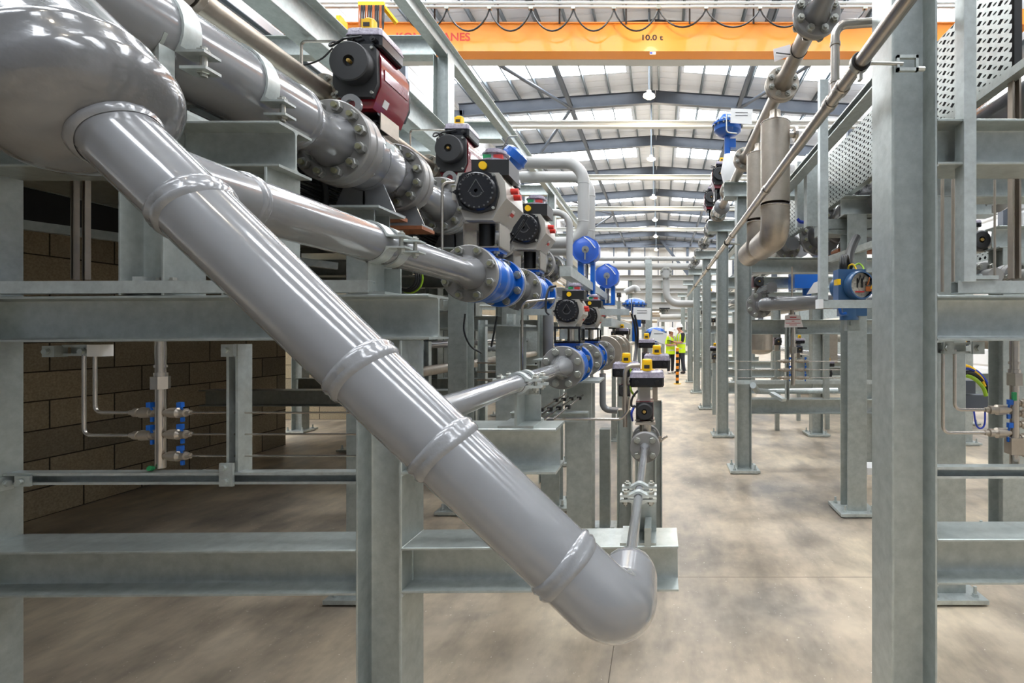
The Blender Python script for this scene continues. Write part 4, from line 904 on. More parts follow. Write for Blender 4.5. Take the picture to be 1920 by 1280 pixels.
def dome_actuator(X, Y, Z, r, label, zb, card=True, cardp=(0, 0), stem='blue', flat=.55, tilt=0.):
    t = thing('diaphragm_actuator', V(X, Y, zb), label, 'actuator', 'blue diaphragm actuators')
    mb = MB(); mb.lathe((X, Y, Z - r * flat), (0, 0, 1), [(0, r * .3), (r * .1, r * .6), (r * .35, r * .92), (r * flat * .95, r * .95), (r * flat * .95, r * 1.06), (r * flat * 1.1, r * 1.06), (r * flat * 1.1, r * .95), (r * flat * 1.6, r * .8), (r * flat * 1.95, r * .45), (r * flat * 2.05, r * .1)], 36); o = mb.build('diaphragm_case', 'blue', t)
    for i in range(16):
        a = 2 * pi * i / 16; place('bolt', bolt_mesh(.012 if r > .1 else .006, r * .16, 'zinc'), o, V(X + r * 1.01 * cos(a), Y + r * 1.01 * sin(a), Z - r * flat + r * flat * 1.02), (pi / 2, 0, 0))
    mb = MB(); mb.cyl((X, Y, zb), (X, Y, Z - r * flat), r * .22, n=16); mb.cbox((X + r * .3, Y, zb + (Z - r * flat - zb) * .6), (r * .5, r * .4, r * .6)); mb.build('yoke', stem, t)
    mb = MB(); mb.path([V(X - r * .2, Y - r * 1.0, Z + r * .4), V(X - r * .22, Y - r * 1.1, Z - r * .9), V(X + r * .5, Y - r * 1.0, Z - r * .95)], r * .05, 8, r * .2); mb.build('air_tube', 'zinc', t)
    if card:
        mb = MB(); dx, dz = cardp; w = r * .75; y = Y - r * 1.12
        mb.plate([(X + dx + a_ * cos(tilt) - b_ * sin(tilt), y, Z + dz + a_ * sin(tilt) + b_ * cos(tilt)) for a_, b_ in ((-w, -w * .6), (w * .92, -w * .75), (w, w * .6), (-w * .95, w * .7))], (0, .004, 0)); c_ = mb.build('paper_tag', 'white', t)
        mb = MB()
        for i in range(2 if cardp[0] > .06 else 1): mb.cbox((X + dx, y - .002, Z + dz + w * (.3 - .25 * i)), (w * 1.1, .001, w * .06))
        mb.build('print', 'emboss', c_)
    return t
def at(px, Y): return XP(px, Y)
dome_actuator(XP(1190, 6.2), 6.2, ZP(571, 6.2), 22 * 6.2 / F, 'blue low dome actuator with a white paper tag hanging in front, left of the aisle', ZP(640, 6.2), True, (.1, -.12))
dome_actuator(XP(1229, 7.6), 7.6, ZP(624, 7.6), 20 * 7.6 / F, 'blue low dome actuator with a tilted white sheet in front, nearest the two people', ZP(690, 7.6), True, (.05, -.05), 'blue', .55, -.28)
X, Y, Z = XP(962, 3.6), 3.6, ZP(298, 3.6); t = thing('pressure_gauge', V(X, Y, Z), 'blue tilted ribbed instrument head under the upper rail of the left rack', 'instrument')
ax = V(.62, -.1, -.5).normalized(); up = V(.5, 0, .62).normalized(); mb = MB(); mb.lathe(V(X, Y, Z) - up * .06, up, [(0, .05), (.03, .085), (.055, .092), (.055, .1), (.07, .1), (.07, .092), (.115, .088), (.135, .06), (.14, .02)], 32); mb.build('head', 'blue', t)
mb = MB(); mb.cyl(V(X, Y, Z) - up * .06, V(X, Y, Z) - up * .2, .022, n=12); mb.cyl(V(X, Y, Z) - up * .12, V(X, Y, Z) - up * .16, .035, n=12); mb.build('neck', 'blue_violet', t)
mb = MB(); mb.path([V(X - .13, Y - .02, Z - .06), V(X + .0, Y - .11, Z + .12), V(X + .06, Y - .1, Z + .13)], .006, 8, .02); mb.build('air_tube', 'zinc', t)
# ================================================================ right rack
RR = (.66, .891)
t = thing('vent_pipe', L(RR, 1.7), 'long polished stainless pipe running diagonally down the right of the aisle', 'pipe')
mb = MB(); mb.cyl(L(RR, 1.12), L(RR, 11.5), .0235, n=24); mb.build('pipe', 'stainless', t)
for Y in (1.76, 1.875, 3.0, 4.4, 5.6, 7.2): mb = MB(); mb.lathe(L(RR, Y - .02), (0, 1, 0), [(0, .0245), (.003, .0285), (.037, .0285), (.04, .0245)], 24, False); mb.build('coupling', 'stainless', t)
mb = MB(); Y = 1.82; mb.path([L(RR, Y), L(RR, Y) + V(0, 0, .27), L(RR, Y) + V(.32, .0, .29)], .0165, 16, .05); mb.build('branch_pipe', 'stainless', t)
for z in (.05, .19): mb = MB(); mb.cyl(L(RR, Y) + V(0, 0, z), L(RR, Y) + V(0, 0, z + .012), .0195, n=16); mb.build('weld_ring', 'stainless', t)
def rubber_clamp(Y, label):
    c = thing('pipe_clamp', L(RR, Y), label, 'clamp', 'rubber lined clamps'); mb = MB(); mb.ring(L(RR, Y - .014), (0, 1, 0), .0245, .03, .028, 24); mb.build('rubber_liner', 'rubber', c)
    mb = MB(); mb.ring(L(RR, Y - .01), (0, 1, 0), .03, .033, .02, 24); mb.cbox(L(RR, Y) + V(.0, 0, -.043), (.012, .02, .03)); mb.build('strap', 'zinc', c); return c
c = rubber_clamp(1.594, 'rubber lined ring clamp holding the polished pipe to the tall near column')
mb = MB(); mb.cyl(L(RR, 1.594) + V(.03, 0, -.0), V(.80, 1.592, L(RR, 1.594).z - .004), .006, n=10); mb.build('threaded_rod', 'zinc', c)
p = V(.80, 1.6, L(RR, 1.594).z); mb = MB(); mb.box(p + V(-.02, -.012, -.028), p + V(.05, .0, -.018)); mb.box(p + V(-.02, -.012, .014), p + V(.05, .0, .024)); mb.box(p + V(-.02, -.012, -.028), p + V(-.012, .0, .024)); mb.box(p + V(.042, -.012, -.028), p + V(.05, .0, .024)); mb.cyl(p + V(.05, -.006, -.02), p + V(.072, -.006, -.02), .008, n=6); mb.build('beam_clamp', 'galv_bright', c)
for Y, w in ((4.75, 'level with the second right column'), (6.6, 'level with the third right column'), (9.0, 'level with the fourth right column')):
    c = rubber_clamp(Y, 'rubber lined ring clamp on the polished pipe, ' + w); mb = MB(); mb.cyl(L(RR, Y), L(RR, Y) + V(.14, .1, 0), .007, n=8); mb.build('threaded_rod', 'zinc', c)
# ---- upper right line with flanges, hanging filter vessels
R1 = (.785, 1.60); r1 = .0445
def r1spool(Y0, Y1, label): return spool(R1, Y0, Y1, r1, .105, .028, label, 8, .078, .018, 'flanged pieces of the upper right line', neck=.06, m='stainless_dull' if Y0 > 2 and Y0 < 6 else 'grey_paint', bm='zinc')
spool(R1, .9, 2.44, .052, .118, .032, 'grey flanged pipe entering at the top right corner, nearest the camera', 8, .09, .02, 'flanged pieces of the upper right line', neck=.07, bm='zinc', front=False)
r1spool(2.446, 3.11, 'flanged pipe piece with a paper tag tied round it, upper right line'); r1spool(3.116, 4.45, 'flanged pipe piece above the two hanging stainless vessels'); r1spool(4.456, 5.4, 'flanged pipe piece beside the blue diaphragm actuator, upper right line')
for i, Y in enumerate((5.46, 6.5, 7.54, 8.58, 9.62, 10.66)): r1spool(Y, Y + 1.03, 'grey flanged pipe piece far along the upper right line, %s past the blue diaphragm actuator' % ORD[i])
for i, Y in enumerate((6.2, 7.25)):
    q = L(R1, Y); mb = MB(); mb.lathe(q + V(0, -.15, 0), (0, 1, 0), [(0, .05), (.06, .1), (.24, .1), (.3, .05)], 24); one(mb, 'globe_valve', 'grey_paint', 'grey rounded valve body far along the upper right line, under the %s red actuator there' % ORD[i], 'valve')
    a = red_actuator(q.x - .02, Y - .1, q.z + .42, 'small red actuator with black cap far along the upper right line, %s from the camera' % ORD[i], q.z + .1, .72, False)
tg = P(1462, 100, 2.78); t = thing('paper_tag', tg, 'white paper tag tied round the upper right pipe before the orange crane girder', 'tag')
mb = MB(); mb.plate([P(1450, 92, 2.75), P(1482, 83, 2.75), P(1484, 103, 2.75), P(1452, 116, 2.75)], (0, .003, 0)); mb.build('card', 'tag', t)
mb = MB(); mb.ring(L(R1, 2.72), (0, 1, .25), r1, r1 + .004, .008, 24); mb.bar(P(1455, 99, 2.74), P(1482, 102, 2.74), .005, .004); mb.build('cable_tie', 'black', t)
def vessel(Y, zt, zb, r, label):
    X = R1[0] + .01; t = thing('filter_vessel', V(X, Y, H + zb), label, 'vessel', 'hanging stainless vessels')
    zt += H; zb += H; h = zt - zb
    mb = MB(); mb.lathe((X, Y, zt + .07), (0, 0, -1), [(0, .036), (.03, .036), (.075, .058), (.078, r * .88), (.095, r), (h * .72, r)], 40, False); mb.build('shell', 'stainless_dull', t)
    for z in (zt - .012, zb + h * .34): mb = MB(); mb.lathe((X, Y, z), (0, 0, -1), [(0, r), (.003, r + .003), (.009, r + .003), (.012, r)], 40, False); mb.build('weld_ring', 'stainless', t)
    mb = MB(); mb.path([V(X, Y, zb + h * .34), V(X, Y, zb + r), V(X, Y + .46, zb + r)], r * .995, 36, r * 1.25, seg=12); mb.build('elbow', 'stainless_dull', t)
    mb = MB(); mb.cyl((X, Y - r * .2, zt - .1), (X + r * 1.4, Y - r * .2, zt - .1), .022, n=12); mb.cyl((X + r * 1.25, Y - r * .2, zt - .1), (X + r * 1.45, Y - r * .2, zt - .1), .05, n=18); mb.build('nozzle', 'stainless', t)
vessel(3.33, 1.46, .575, .099, 'larger hanging stainless vessel with a bent lower end beside the polished pipe')
vessel(3.86, 1.44, .60, .099, 'stainless vessel half hidden behind the larger hanging vessel')
dome_actuator(XP(1364, 5.55), 5.55, ZP(236, 5.55), 27 * 5.55 / F, 'blue diaphragm actuator with a white tag, seen against the roof on the right', ZP(290, 5.55), True, (.13, .03), 'blue', .75)
mb = MB(); x, z = XP(1366, 5.55), ZP(290, 5.55); mb.lathe((x, 5.55, z), (0, 0, -1), [(0, .05), (.04, .06), (.1, .07), (.2, .09), (.36, .05)], 20); one(mb, 'valve_neck', 'white', 'pale valve bonnet under the blue diaphragm actuator on the right', 'valve')
# ---- big right line: mirrored pieces of the left one
off = (1.775 * 2, 4.01 - 2.662 + .08, 1.075 - 1.039)
v = dup(Av[0], off, 'big grey flanged ball valve behind the tall near column on the right')
dup(sA, off, 'grey spool piece past the big right valve, under the perforated tray')
LR = (1.775, 1.075)
t = thing('pipe', L(LR, 3), 'big grey pipe crossing the top right corner below the perforated tray', 'pipe')
mb = MB(); mb.lathe(L(LR, 1.3), (0, 1, 0), [(0, .156), (2.4, .156), (2.5, .126), (2.62, .126), (2.71, .15)], 40, False); mb.build('pipe', 'grey_paint', t); fl(t, LR, 4.02, .223, .06, 12, .181, .03, 4.16)
mb = MB(); mb.cyl(L(LR, 6.1), L(LR, 14), .112, n=24); one(mb, 'pipe', 'grey_paint', 'grey pipe continuing along the right rack behind the hanging vessels', 'pipe')
# perforated trays: real slots
def perforated(mb, X, Y0, Y1, z0, z1, rows, pitch, sw, sh, t=.003, slant=.5):
    zs = [z0 + (z1 - z0) * (i + .5) / rows for i in range(rows)]; hz = (z1 - z0) / rows / 2; ny = int((Y1 - Y0) / pitch)
    for k in range(ny):
        yc = Y0 + (k + .5) * pitch; hy = pitch / 2; vs = []; n = 8
        for r_ in range(rows):
            q = zs[r_]; outer = []; inner = []
            for i in range(n):
                a = 2 * pi * (i + .5) / n; c_, s_ = cos(a), sin(a); m_ = max(abs(c_), abs(s_)); outer.append((yc + hy * c_ / m_, q + hz * s_ / m_))
                inner.append((yc + sw * c_, q + sh * s_))
            o = len(mb.v); mb.v += [V(X, *p) for p in outer] + [V(X, *p) for p in inner] + [V(X + t, *p) for p in inner]
            for i in range(n):
                j = (i + 1) % n; mb.f += [(o + i, o + j, o + n + j, o + n + i), (o + n + i, o + n + j, o + 2 * n + j, o + 2 * n + i)]; mb.mi += [0, 0]
    return mb
def tray(X, Y0, Y1, z0, z1, rows, pitch, label, m='galv', lip=1):
    t = thing('cable_tray', V(X, (Y0 + Y1) / 2, z0), label, 'cable tray', 'perforated cable trays')
    mb = perforated(MB(), X, Y0, Y1, z0, z1, rows, pitch, pitch * .2, .0052); mb.build('tray_plate', m, t)
    mb = MB(); mb.box((X + .012, Y0 + .002, z0 + .002), (X + .045, Y1 - .002, z1 - .002)); mb.build('dark_backing', 'rubber', t)  # black slab behind the slots, put there so they look dark
    mb = MB(); mb.box((X, Y0, z0 - .003), (X + .05 * lip, Y1, z0)); mb.box((X, Y0, z1), (X + .05 * lip, Y1, z1 + .003)); mb.build('tray_flange', m, t); return t
XT = 1.5
def trayz(a): return H + a * XT
tr = tray(XT, 2.06, 3.05, trayz(.752), trayz(1.05), 11, .07, 'perforated galvanised tray standing on edge at the top right, nearest the camera')
tray(XT, 3.06, 4.35, trayz(.745), trayz(1.05), 11, .07, 'perforated galvanised tray standing on edge left of the tall near column')
tray(XT, 4.36, 6.3, trayz(.745), trayz(1.05), 10, .08, 'perforated galvanised tray standing on edge behind the strut posts')
tray(XT, 6.31, 9.8, trayz(.745), trayz(1.05), 6, .12, 'perforated galvanised tray standing on edge, farthest along the right rack')
mb = MB(); mb.plate([V(XT - .01, 1.7, trayz(.752)), V(XT - .01, 3.1, trayz(.752)), V(XT - .01, 3.1, trayz(.727)), V(XT - .01, 1.7, trayz(.727))], (.05, 0, 0)); t = one(mb, 'tray_rail', 'galv', 'galvanised rail under the nearest perforated tray at the top right', 'rail')
for y in (1.78, 1.9): mb = MB(); mb.cbox((XT + .0, y, trayz(.77)), (.05, .05, .008)); hexb(mb, (XT - .01, y, trayz(.77)), (0, 0, 1), .014); mb.build('tray_bolt', 'zinc', t)
# rail, posts
x = 1.2; mb = MB(); mb.chan((x, 2.3, H + x * 1.14), (x, 9.5, H + x * 1.14), .06, .09, (-1, 0, 0)); one(mb, 'strut_channel', 'galv_bright', 'long galvanised channel running beside the polished pipe above the perforated trays', 'strut channel')
def post(px0, px1, Y, py0, py1, label, cat='strut post', grp='galvanised strut posts', s=None):
    x0, x1 = XP(px0, Y), XP(px1, Y); w = x1 - x0; mb = MB(); xc = (x0 + x1) / 2
    mb.chan((xc, Y + w / 2, ZP(py1, Y)), (xc, Y + w / 2, ZP(py0, Y)), w, s or w, (0, 1, 0)); return one(mb, 'strut_post', 'galv_bright', label, cat, grp)
post(1806, 1829, YF, -70, 528, 'galvanised strut post standing on the right beam near the right edge', s=.05)
mb = MB(); z = ZP(537, YF); mb.chan((XP(1800, YF), YF + .03, z), (3.0, YF + .03, z), .041, .041, (0, 0, 1)); t = one(mb, 'strut_channel', 'galv_bright', 'galvanised strut channel lying on the upper right beam, its open end toward the tall column', 'strut channel')
mb = MB(); mb.box(P(1826, 523, YF - .002), P(1853, 519.5, YF + .05)); hexb(mb, P(1836, 519, YF + .03), (0, 0, 1), .011); mb.build('angle_cleat', 'galv_bright', t)
post(1538, 1553, 2.5, 148, 563, 'tall galvanised strut post left of the blue transmitter')
mb = MB(); z = ZP(570, 2.5); mb.box(P(1535, 577, 2.5), P(1760, 563, 2.541)); t = one(mb, 'strut_channel', 'galv_bright', 'galvanised strut under the blue transmitter, joining the tall strut post', 'strut channel')
mb = MB(); mb.box(P(1534.5, 578, 2.497), P(1538, 562, 2.545)); mb.build('end_cap', 'white', t)
post(1495, 1512, 4.35, 302, 425, 'short galvanised strut post in front of the perforated tray, right of the larger vessel'); post(1513, 1533, 4.1, 288, 424, 'short galvanised strut post beside the tall one at the transmitter')
mb = MB(); mb.path([P(1495, 410, 4.3), P(1500, 416, 4.3), P(1516, 417, 4.3), P(1524, 408, 4.3)], .014, 8, .03); one(mb, 'cable', 'cable_blue', 'short blue cable under the two strut posts on the right', 'cable')
# lipped cross beam with feet under the big right valve
mb = MB(); Y = 3.9; mb.plate([P(1553, 429, Y), P(1650, 428, Y), P(1650, 446, Y), P(1553, 437, Y)], (0, .02, 0)); mb.box(P(1553, 430, Y), P(1650, 428, Y + .35)); one(mb, 'support_plate', 'galv', 'galvanised bent support plate under the big right valve', 'support plate')
mb = MB(); Y = 4.0; mb.bar(P(1556, 486, Y), P(1655, 452, Y - .4), .045, .05); one(mb, 'strut_channel', 'galv_bright', 'sloping galvanised strut under the bent support plate on the right', 'strut channel')
# ---- blue transmitter with an open wiring compartment
Y = 2.58; t = thing('transmitter', P(1605, 562, Y), 'blue round transmitter with its cover off showing the wiring, left of the tall near column', 'instrument')
c = P(1617, 534, Y)
mb = MB(); ax = V(-.25, 1, .0).normalized(); mb.lathe(c, ax, [(0, .067), (0, .074), (.012, .078), (.05, .078), (.07, .068), (.13, .066), (.15, .076), (.19, .074), (.2, .05)], 40, False); mb.box(P(1572, 578, Y + .05), P(1612, 508, Y + .13)); mb.build('housing', 'blue_steel', t)
mb = MB(); mb.cyl(c + ax * .018, c + ax * .022, .067, n=32); mb.build('circuit_board', 'circuit', t)
for dx, dz, w, h, m_ in ((-.022, .012, .008, .05, 'black'), (.004, .012, .008, .05, 'black'), (.035, .01, .026, .02, 'leather'), (.038, -.02, .03, .026, 'copper'), (-.01, -.035, .05, .008, 'tag_red'), (-.045, -.005, .01, .02, 'emboss')):
    mb = MB(); mb.cbox(c + V(dx, .0125, dz), (w, .006, h)); mb.build('terminal', m_, t)
for q, m_ in (((-.02, .05, .0), 'black'), ((.0, .05, .0), 'black'), ((.03, .04, .0), 'copper'), ((.05, .02, .0), 'yellow')):
    mb = MB(); mb.sweep([c + V(q[0], .01, q[1] - .04), c + V(q[0] + .006, -.002, q[1] - .01), c + V(q[0] + .012, .01, q[1])], .0035, 6); mb.build('wire', m_, t)
mb = MB(); mb.cyl(P(1592, 600, Y + .08), P(1592, 570, Y + .08), .05, n=20); mb.cbox(P(1597, 584, Y + .08), (.13, .09, .05)); mb.build('base', 'blue_steel', t)
mb = MB(); mb.path([P(1574, 577, Y), P(1577, 590, Y), P(1587, 587, Y)], .008, 8, .02); mb.build('bracket', 'blue', t)
mb = MB(); mb.cbox(P(1570, 529, Y), (.018, .05, .03)); mb.build('cable_gland', 'yellow', t)
mb = MB(); mb.box(P(1588, 620, Y + .06), P(1607, 590, Y + .1)); mb.cbox(P(1597, 606, Y + .05), (.02, .02, .02)); mb.build('mounting_post', 'galv', t)
t = thing('cable_coil', P(1582, 510, Y + .2), 'coil of black cable hanging behind the blue transmitter', 'cable')
for i in range(4): mb = MB(); mb.sweep([P(1580 + 3 * i, 484, Y + .15) + V(.07 * cos(a) * .6, .08 * cos(a), -.06 + .075 * sin(a)) for a in [2 * pi * k / 20 for k in range(21)]], .006, 8); mb.build('loop', 'black', t)
mb = MB(); mb.sweep([P(1606, 446, 3.5), P(1598, 462, 3.2), P(1592, 480, 2.95), P(1590, 500, 2.8)], .028, 10); one(mb, 'thick_cable', 'black', 'thick black cable bundle dropping from the bent support plate on the right', 'cable')
for q, m_, w in (([P(1590, 508, 2.7), P(1592, 498, 2.68), P(1600, 496, 2.68), P(1606, 506, 2.66)], 'yellow', 'yellow'), ([P(1600, 500, 2.7), P(1610, 494, 2.7), P(1618, 500, 2.68), P(1620, 508, 2.66)], 'cable_green', 'green')):
    mb = MB(); mb.sweep(q, .005, 8); one(mb, 'cable', m_, w + ' earth wire arching over the blue transmitter', 'cable')
# ---- tube manifolds, left and right: a standing tube with needle valves and thin tubes
def manifold(cx, Y, ztop, zbot, r, left_rows, right_rows, rl, rr, label, hexz, tapz=True):
    t = thing('tube_manifold', V(cx, Y, zbot), label, 'manifold', 'stainless tube manifolds')
    mb = MB(); mb.cyl((cx, Y, zbot), (cx, Y, hexz), r, n=20); mb.cyl((cx, Y, hexz + r * 3.2), (cx, Y, ztop), r * 1.02, n=20); mb.build('standpipe', 'stainless', t)
    mb = MB(); mb.cyl((cx, Y, hexz), (cx, Y, hexz + r * 2.9), r * 1.75, n=6); mb.cyl((cx, Y, hexz + r * 2.9), (cx, Y, hexz + r * 3.8), r * 1.3, n=18); mb.cyl((cx, Y, hexz + r * 5), (cx, Y, hexz + r * 5.6), r * 1.25, n=18); mb.cyl((cx, Y, hexz + r * 7), (cx, Y, hexz + r * 10), r * 1.06, n=18); mb.build('union_nut', 'stainless', t)
    for rows, s, ln in ((left_rows, -1, rl), (right_rows, 1, rr)):
        for z in rows:
            mb = MB(); d = V(s, 0, 0); p = V(cx, Y, z); mb.lathe(p, d, [(0, .008), (r * 1.3, .008), (r * 1.35, .012), (r * 2, .013), (r * 2.1, .017), (r * 4.3, .0195), (r * 4.5, .016), (r * 5, .012), (r * 5.1, .015), (r * 6, .015), (r * 6.1, .009), (r * 7, .009)], 14); v_ = mb.build('needle_valve', 'stainless_dull', t)
            mb = MB(); q = p + d * (r * (5.4 if s > 0 else 1.6)); mb.cyl(q, q + V(0, -.01, .022), .004, n=8); mb.cbox(q + V(0, -.012, .030), (.016, .014, .018)); mb.build('tap', 'blue_tap', v_)
            mb = MB(); q = p + d * (r * (5.4 if s > 0 else 1.6)); mb.cbox(q + V(.0, -.004, -.024), (.009, .008, .016)); mb.build('tap', 'blue_tap', v_)
            if ln: mb = MB(); mb.cyl(p + d * r * 6.6, p + d * (r * 6.6 + ln), .0036, n=8); mb.build('tube', 'stainless', t)
    return t
Y = 1.72; zf = lambda py: ZP(py, Y)
tm = manifold(XP(290, Y), Y + .02, zf(638), zf(880), .0155, (zf(775), zf(818)), (zf(775), zf(816), zf(857)), 0, .66, 'stainless tube manifold with blue taps in the left foreground, in front of the block wall', zf(730))
mb = MB(); mb.cyl((XP(286, Y), Y - .012, zf(876)), (XP(286, Y), Y + .0, zf(878)), .009, n=12); mb.build('green_cap', 'green', tm)
for (px, pz, w) in ((166, 775, 'inner'), (145, 818, 'outer')):
    mb = MB(); xe = XP(290, Y) - .0155 * 6.9; mb.path([V(XP(px, Y), Y + .02, zf(655)), V(XP(px, Y), Y + .02, zf(pz)), V(xe, Y + .02, zf(pz))], .0062, 12, .025); one(mb, 'bent_tube', 'stainless', 'bent steel tube, the %s of the pair dropping from the bracket at the left edge' % w, 'tube', 'bent tubes')
t = thing('tube_bracket', V(XP(140, Y), Y, zf(670)), 'small bolted bracket with a white block under the upper left beam', 'bracket')
mb = MB(); mb.box((XP(85, Y), Y - .01, zf(669)), (XP(108, Y), Y + .03, zf(648))); mb.chan((XP(106, Y), Y + .03, zf(657)), (XP(172, Y), Y + .03, zf(657)), .04, .03, (0, -1, 0)); hexb(mb, (XP(95, Y), Y - .01, zf(659)), (0, -1, 0), .012); hexb(mb, (XP(155, Y), Y - .0, zf(658)), (0, -1, 0), .012); mb.build('channel', 'galv', t)
mb = MB(); mb.box((XP(170, Y), Y - .012, zf(668)), (XP(195, Y), Y + .03, zf(646))); mb.build('block', 'white', t)
t = thing('strut_rail', V(-1.7, Y, zf(907)), 'galvanised slotted strut rail bolted between the two left foreground columns', 'strut channel')
mb = MB(); mb.chan((-2.306, Y, zf(895)), (-1.008, Y, zf(893)), .041, .041, (0, -1, 0)); mb.build('channel', 'galv_bright', t)
mb = MB(); mb.box((-2.304, Y - .07, zf(915)), (-2.296, Y + .0, zf(890))); mb.box((XP(48, Y), Y - .03, zf(907)), (XP(76, Y), Y - .022, zf(888))); hexb(mb, (XP(61, Y), Y - .03, zf(898)), (0, -1, 0), .012); hexb(mb, (XP(34, Y), Y - .03, zf(901)), (1, 0, 0), .012); mb.build('angle_cleat', 'galv_bright', t)
mb = MB(); mb.box((XP(425, Y), Y - .03, zf(907)), (XP(450, Y), Y - .022, zf(864))); hexb(mb, (XP(435, Y), Y - .03, zf(872)), (0, -1, 0), .012); hexb(mb, (XP(437, Y), Y - .03, zf(897)), (0, -1, 0), .012); mb.build('angle_cleat', 'galv_bright', t)
t = thing('strut_post', V(XP(440, Y), Y, zf(885)), 'galvanised strut post between the two left foreground columns, in front of the block wall', 'strut post', 'galvanised strut posts')
mb = MB(); mb.chan((XP(440, Y), Y + .02, zf(886)), (XP(440, Y), Y + .02, zf(645)), .041, .06, (0, -1, 0)); mb.build('channel', 'galv_bright', t)
mb = MB(); mb.box((XP(426, Y), Y - .025, zf(668)), (XP(449, Y), Y - .012, zf(645))); hexb(mb, (XP(436, Y), Y - .025, zf(656)), (0, -1, 0), .012); mb.build('angle_cleat', 'galv_bright', t)
for px, nm in ((141, 'left'), (162, 'right')):
    mb = MB(); yy = 1.9; mb.chan((XP(px, yy), yy, ZP(524, yy)), (XP(px, yy), yy, ZP(338, yy)), .013, .02, (0, -1, 0), .002, .003); one(mb, 'threaded_rod', 'stainless_dull', 'thin upright rod in the dark opening at the left edge, %s of a pair' % nm, 'rod', 'upright rods')
mb = MB(); yy = 1.85; mb.chan((XP(290, yy), yy, ZP(524, yy)), (XP(290, yy), yy, ZP(395, yy)), .038, .03, (0, -1, 0)); one(mb, 'strut_post', 'galv_bright', 'short slotted strut post rising from the upper left beam behind the header', 'strut post', 'galvanised strut posts')
# right hand manifold
Y = 1.78
tm = manifold(XP(1902, Y), Y, zf2 if False else ZP(638, Y), ZP(890, Y), .0155, (ZP(768, Y), ZP(811, Y)), (ZP(756, Y), ZP(775, Y), ZP(795, Y), ZP(820, Y), ZP(848, Y)), 0, .3, 'stainless tube manifold with blue taps at the right edge of the picture', ZP(722, Y))
mb = MB(); mb.cbox((XP(1897, Y), Y - .012, ZP(742, Y)), (.014, .008, .03)); mb.build('green_tape', 'green', tm)
mb = MB(); mb.cbox((XP(1901, Y), Y, ZP(835, Y)), (.045, .04, .06)); mb.build('clamp_block', 'stainless_dull', tm)
for px, pz, w in ((1790, 768, 'inner'), (1768, 811, 'outer')):
    mb = MB(); mb.path([V(XP(px, Y), Y, ZP(655, Y)), V(XP(px, Y), Y, ZP(pz, Y)), V(XP(1902, Y) - .0155 * 6.9, Y, ZP(pz, Y))], .0062, 12, .025); one(mb, 'bent_tube', 'stainless', 'bent steel tube right of the tall near column, the %s of the pair' % w, 'tube', 'bent tubes')
t = thing('strut_rail', V(1.6, Y, ZP(888, Y)), 'galvanised slotted strut rail right of the tall near column', 'strut channel')
mb = MB(); mb.chan((.925, Y - .05, ZP(876, Y)), (2.8, Y - .05, ZP(876, Y)), .041, .041, (0, -1, 0)); mb.build('channel', 'galv_bright', t)
t = thing('tube_bracket', V(XP(1795, Y), Y, ZP(665, Y)), 'bolted strut bracket under the middle right beam', 'bracket')
mb = MB(); mb.chan((XP(1760, Y), Y, ZP(652, Y)), (XP(1815, Y), Y, ZP(652, Y)), .042, .03, (0, -1, 0)); mb.box((XP(1762, Y), Y - .03, ZP(663, Y)), (XP(1780, Y), Y - .022, ZP(640, Y))); mb.box((XP(1814, Y), Y - .03, ZP(663, Y)), (XP(1836, Y), Y - .022, ZP(640, Y))); hexb(mb, (XP(1767, Y), Y - .03, ZP(652, Y)), (0, -1, 0), .013); hexb(mb, (XP(1825, Y), Y - .03, ZP(652, Y)), (0, -1, 0), .013); mb.build('channel', 'galv', t)
for px, nm in ((1767, 'left'), (1787, 'right')):
    mb = MB(); yy = 2.1; mb.cyl((XP(px, yy), yy, ZP(547, yy)), (XP(px, yy), yy, ZP(336, yy)), .0068, n=10); one(mb, 'bent_tube', 'stainless_dull', 'straight steel tube between the right beams beside the tall column, %s of a pair' % nm, 'tube', 'upright tubes')
mb = MB(); yy = 2.1; mb.chan((XP(1902, yy), yy, ZP(522, yy)), (XP(1902, yy), yy, ZP(90, yy)), .038, .03, (0, -1, 0)); one(mb, 'strut_post', 'stainless_dull', 'brownish slotted strut post at the right edge above the strut channel', 'strut post', 'galvanised strut posts')
mb = MB(); yy = 2.0; mb.cyl((XP(1865, yy), yy, ZP(522, yy)), (XP(1865, yy), yy, ZP(337, yy)), .0045, n=8); one(mb, 'threaded_rod', 'stainless_dull', 'thin upright rod left of the brownish strut post at the right edge', 'rod', 'upright rods')
# ================================================================ things behind and far off
# expansion loops rising over the left rack
for Y, w, dz, lx in ((7.6, 'nearer', 0, 0.), (8.3, 'farther', 0, 0.)):
    k = Y / F; r = 11 * Y / F; x1 = XP(1094, 7.6); x0 = XP(1000, 7.6); zt = ZP(305, 7.6); zb = ZP(455, 7.6)
    mb = MB(); mb.path([V(x0 - .5, Y, zt), V(x1, Y, zt), V(x1, Y, zb), V(x0 - .2, Y, zb)], .092, 24, .30, seg=10); t = one(mb, 'pipe_loop', 'grey_light', 'tall pale grey pipe loop over the left rack, the %s of two' % w, 'pipe', 'pale pipe loops')
    for z in (zt - .33, zb + .33): mb = MB(); mb.lathe(V(x1, Y, z - .01), (0, 0, 1), [(0, .0925), (.004, .096), (.016, .096), (.02, .0925)], 24, False); mb.build('weld_ring', 'grey_light', t)
Y = 6.9; mb = MB(); mb.path([P(1010, 398, Y), P(1068, 398, Y), P(1068, 560, Y)], 6.2 * Y / F, 18, .2); one(mb, 'pipe', 'grey_light', 'pale grey pipe bending down just left of the pale pipe loops', 'pipe')
